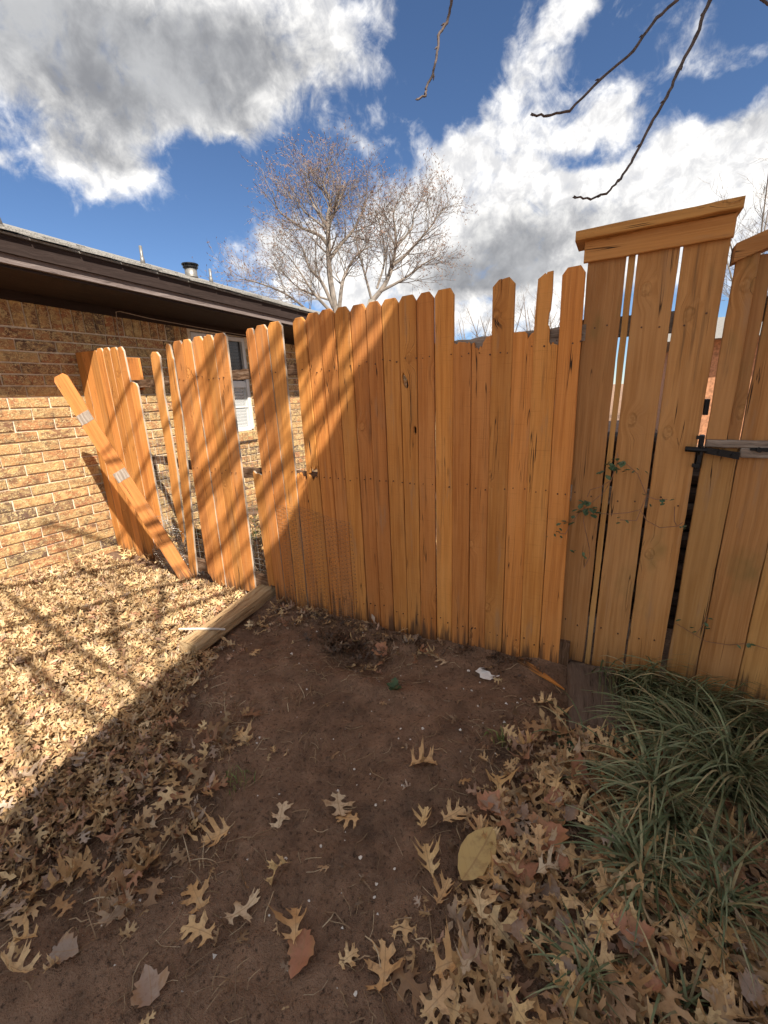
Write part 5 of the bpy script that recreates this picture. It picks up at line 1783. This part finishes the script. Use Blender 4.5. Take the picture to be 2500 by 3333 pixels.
def small_tree(label, x_, y_, h_, n_, seed, r0=.12, L=2.0, every=.8, group=None, maxd=2, up=.09):
    rr = random.Random(seed)
    t_ = empty('bare_tree', label, 'tree', group, (x_, y_, 0))
    tm, cm = MB(), MB()
    tm.tube([(0, 0, -.1), (rr.gauss(0, .1), 0, h_ * .3), (rr.gauss(0, .15), 0, h_ * .45)], [r0, r0 * .8, r0 * .6], 8)
    for k in range(n_):
        a_ = k * 6.283 / n_ + rr.uniform(-.4, .4)
        q = rr.uniform(.12, .34) * h_
        limb(cm, None, [(0, 0, h_ * rr.uniform(.25, .42)), (math.cos(a_) * q * .5, math.sin(a_) * q * .5, h_ * rr.uniform(.55, .65)), (math.cos(a_) * q, math.sin(a_) * q, h_ * rr.uniform(.85, 1.0))], r0 * .5, .015, rr, every, L, maxd, .6, up)
    tm.build('trunk', M_BARK, t_, True)
    cm.build('crown', M_TWIG, t_)
    return t_


small_tree('slender bare tree behind the gate at the right edge', 3.75, 19.6, 7.8, 8, 5, .07, 1.5, .45)
small_tree('distant bare tree above the broken boards, left of two', -12.2, 39.8, 7.8, 5, 6, .16, 1.7, 1.0)
small_tree('distant bare tree above the broken boards, nearest the full height board', -10.2, 40.8, 8.6, 6, 8, .18, 1.9, 1.0)
small_tree('distant bare tree between the full height board and the splintered board', -7.2, 42.3, 9.0, 6, 9, .18, 2.0, 1.0)
small_tree('distant bare tree just left of the tall panel', -5.6, 43.0, 9.2, 6, 10, .18, 2.0, 1.0)
small_tree('low distant bare tree at the foot of the gap', -14.0, 44.0, 6.6, 5, 12, .14, 1.6, 1.0)

# overhanging tree out of frame on the right: its twigs hang into view, its limbs throw the streaks
rr = random.Random(3)
over = empty('overhanging_tree', 'dark budding twigs of a near tree hanging into the top of the frame', 'tree', loc=(4.3, 3.3, 0))
tm, cm, nm = MB(), MB(), MB()
oo = Vector((-4.3, -3.3, 0))
tm.tube([(0, 0, -.1), (.05, -.05, 1.5), (-.05, -.1, 3.2), (-.2, -.2, 5.2)], [.26, .21, .18, .13], 12)
top = Vector((4.1, 3.1, 5.2))
sv = Vector((.595, -.370, .714))


def shade_limb(f1, f2, t1, t2, r0, r1, ext=1.0):
    a_ = Vector(f1) + sv * t1
    b_ = Vector(f2) + sv * t2
    a2 = a_ + (a_ - b_).normalized() * ext
    mid = top.lerp(a2, .5) + Vector((0, 0, .4))
    cm.tube([q + oo for q in (top, mid, a2, a_, a_.lerp(b_, .5) + Vector((rr.gauss(0, .04), rr.gauss(0, .04), rr.gauss(0, .04))), b_, b_ + (b_ - a_) * .35)], [r0 * 1.5, r0 * 1.3, r0, r0, (r0 + r1) / 2, r1, r1 * .6], 7)


FZ = FY
STREAKS = [((-1.336, FZ, 1.758), (-1.721, FZ, 1.202), .016), ((-1.50, FZ, 1.80), (-1.70, FZ, 1.55), .011), ((-1.17, FZ, 1.84), (-1.30, FZ, 1.66), .010),
           ((-1.80, FZ, 1.76), (-2.05, FZ, 1.38), .018), ((-1.76, FZ, 1.40), (-2.10, FZ, .90), .015), ((-1.78, FZ, 1.62), (-2.04, FZ, 1.22), .009), ((-1.76, FZ, 1.12), (-2.06, FZ, .70), .011),
           ((-2.25, FZ, 1.78), (-2.62, FZ, 1.40), .020), ((-2.22, FZ, 1.28), (-2.70, FZ, .72), .018), ((-2.26, FZ, .80), (-2.60, FZ, .36), .016), ((-1.78, FZ, .95), (-2.10, FZ, .52), .014), ((-2.35, FZ, 1.55), (-2.72, FZ, 1.08), .012),
           ((-2.22, FZ, 1.50), (-2.70, FZ, .95), .010), ((-2.22, FZ, 1.05), (-2.70, FZ, .50), .010), ((-2.30, FZ, .60), (-2.55, FZ, .28), .010), ((-2.70, FZ, 1.70), (-2.95, FZ, 1.35), .012), ((-2.76, FZ, .90), (-2.95, FZ, .55), .012),
           ((-3.55, 2.235, 1.58), (-4.10, 2.235, 1.10), .020), ((-3.50, 2.235, .95), (-4.0, 2.235, .40), .020), ((-3.55, 2.235, 1.25), (-4.0, 2.235, .80), .012),
           ((-3.381, 1.165, 0), (-2.118, 1.023, 0), .026), ((-2.84, 1.713, 0), (-2.109, 1.202, 0), .022), ((-2.95, 1.437, 0), (-2.229, 1.10, 0), .020), ((-2.75, .86, 0), (-2.05, .80, 0), .024), ((-3.9, 1.75, 0), (-2.9, 1.55, 0), .018),
           ((-2.3, .62, 0), (-1.8, .52, 0), .020), ((-3.2, 1.30, 0), (-2.3, 1.20, 0), .011), ((-2.6, 1.60, 0), (-2.1, 1.30, 0), .011), ((-2.5, .98, 0), (-2.0, .92, 0), .011), ((-3.4, 1.55, 0), (-2.7, 1.30, 0), .011)]
for k_, (f1, f2, r0) in enumerate(STREAKS):
    t1 = 5.4 + (k_ * 37 % 11) * .13 + (.5 if f1[2] == 0 else 0)
    shade_limb(f1, f2, t1, t1 + .4, r0, r0 * .7)


def near_twig(lst, r0, r1, root):
    pts_ = [(Vector(q) - CAM) * (1.2 / 1.7) + CAM for q in lst]
    pts_ = [Vector(q) for q in root] + pts_
    P, Rr = [], []
    n_ = len(pts_)
    for i in range(n_ - 1):
        seg_ = 5
        for k in range(seg_):
            P.append(pts_[i].lerp(pts_[i + 1], k / seg_) + Vector((rr.gauss(0, .0012), rr.gauss(0, .0012), rr.gauss(0, .0012))))
    P.append(pts_[-1])
    for i in range(len(P)):
        t = i / (len(P) - 1)
        Rr.append((r0 + (r1 - r0) * t ** .7) * (1.0 if i % 5 else 1.16))
    nm.tube([q + oo for q in P], Rr, 8)
    for i in range(len(P) - 2, len(root) * 5, -7):
        d = (P[i + 1] - P[i]).normalized()
        s_ = d.orthogonal().normalized() * (1 if i % 8 else -1)
        nm.tube([P[i] + oo, P[i] + oo + (d * .6 + s_ * .8) * .006, P[i] + oo + (d * 1.1 + s_ * .7) * .011], [Rr[i] * .8, .0026, .001], 5)


near_twig([(-.759, 2.078, 2.91), (-.767, 2.047, 2.828), (-.791, 2.017, 2.774), (-.788, 1.995, 2.7), (-.797, 1.967, 2.627), (-.814, 1.94, 2.572), (-.811, 1.933, 2.547), (-.842, 1.912, 2.535)], .0050, .0026, [top, (2.5, 2.0, 5.4), (.6, 1.6, 4.2), (-.45, 1.50, 3.0)])
near_twig([(.029, 2.504, 2.88), (-.032, 2.45, 2.818), (-.103, 2.371, 2.692), (-.209, 2.278, 2.586), (-.302, 2.189, 2.469), (-.38, 2.141, 2.453), (-.436, 2.114, 2.464)], .0056, .0028, [top, (2.3, 2.4, 4.6), (.6, 2.0, 3.2)])
near_twig([(.143, 2.565, 2.876), (.111, 2.504, 2.739), (.062, 2.433, 2.604), (.034, 2.388, 2.513), (-.014, 2.327, 2.404), (-.059, 2.261, 2.278), (-.094, 2.219, 2.205), (-.138, 2.177, 2.152), (-.195, 2.138, 2.128), (-.253, 2.11, 2.142)], .0066, .0024, [top, (2.2, 2.6, 4.4), (.4, 1.95, 2.9)])
near_twig([(.30, 2.66, 2.90), (.332, 2.668, 2.869), (.36, 2.672, 2.84)], .006, .003, [top, (2.2, 2.7, 4.3), (.5, 2.0, 2.9)])
tm.build('trunk', M_BARK, over, True)
cm.build('limbs', M_BARK, over)
nm.build('twigs', M_NEAR_TWIG, over, True)

# ---------------------------------------------------------------- buildings out of sight that shape the light and the view through gaps
cover = empty('shade_roof', 'unseen open roof on posts, added to shade the right half of the fence', 'shade roof', loc=(0, 0, 0))  # unseen shade caster; open sides and pale underside shaped to pass fill light
EZ2 = 4.02


def eave_x(y):
    return .791 + (.930 - y) * .2885


M_SIDING = plain('cream_boards', (0.66, 0.58, 0.47), .85)
rf = MB()
ya, yb = 1.30, -2.5
rf.hexa([(eave_x(ya), ya, EZ2 - .10), (5.2, ya, EZ2 + .32), (5.2, yb, EZ2 + .32), (eave_x(yb), yb, EZ2 - .10), (eave_x(ya), ya, EZ2), (5.2, ya, EZ2 + .42), (5.2, yb, EZ2 + .42), (eave_x(yb), yb, EZ2)])
rf.build('roof', M_SIDING, cover)
for px_, py_ in ((1.25, 1.0), (5.0, 1.1), (5.0, -2.3), (2.2, -2.3)):
    MB().box((px_ - .06, py_ - .06, -.1), (px_ + .06, py_ + .06, EZ2 - .085 + max(0, px_ - 1.5) * .09)).build('post', M_SIDING, cover)
nbh = empty('neighbour_house', 'low orange brick house glimpsed through the gap beside the gate', 'house', loc=(6, 12, 0))
MB().box((-5, 0, -.1), (6, 6, 2.25)).build('wall', plain('orange_brick', (0.42, 0.20, 0.10), .9, 0, .35, 14), nbh)
MB().hexa([(-5.4, -.4, 2.25), (6.4, -.4, 2.25), (6.4, 6.4, 2.25), (-5.4, 6.4, 2.25), (-5.4, 2.9, 3.0), (6.4, 2.9, 3.0), (6.4, 3.1, 3.0), (-5.4, 3.1, 3.0)]).build('roof', M_SHINGLE, nbh)

S.cycles.max_bounces = 8
S.cycles.diffuse_bounces = 4
S.cycles.glossy_bounces = 2
S.cycles.transparent_max_bounces = 16
S.cycles.sample_clamp_indirect = 8.0
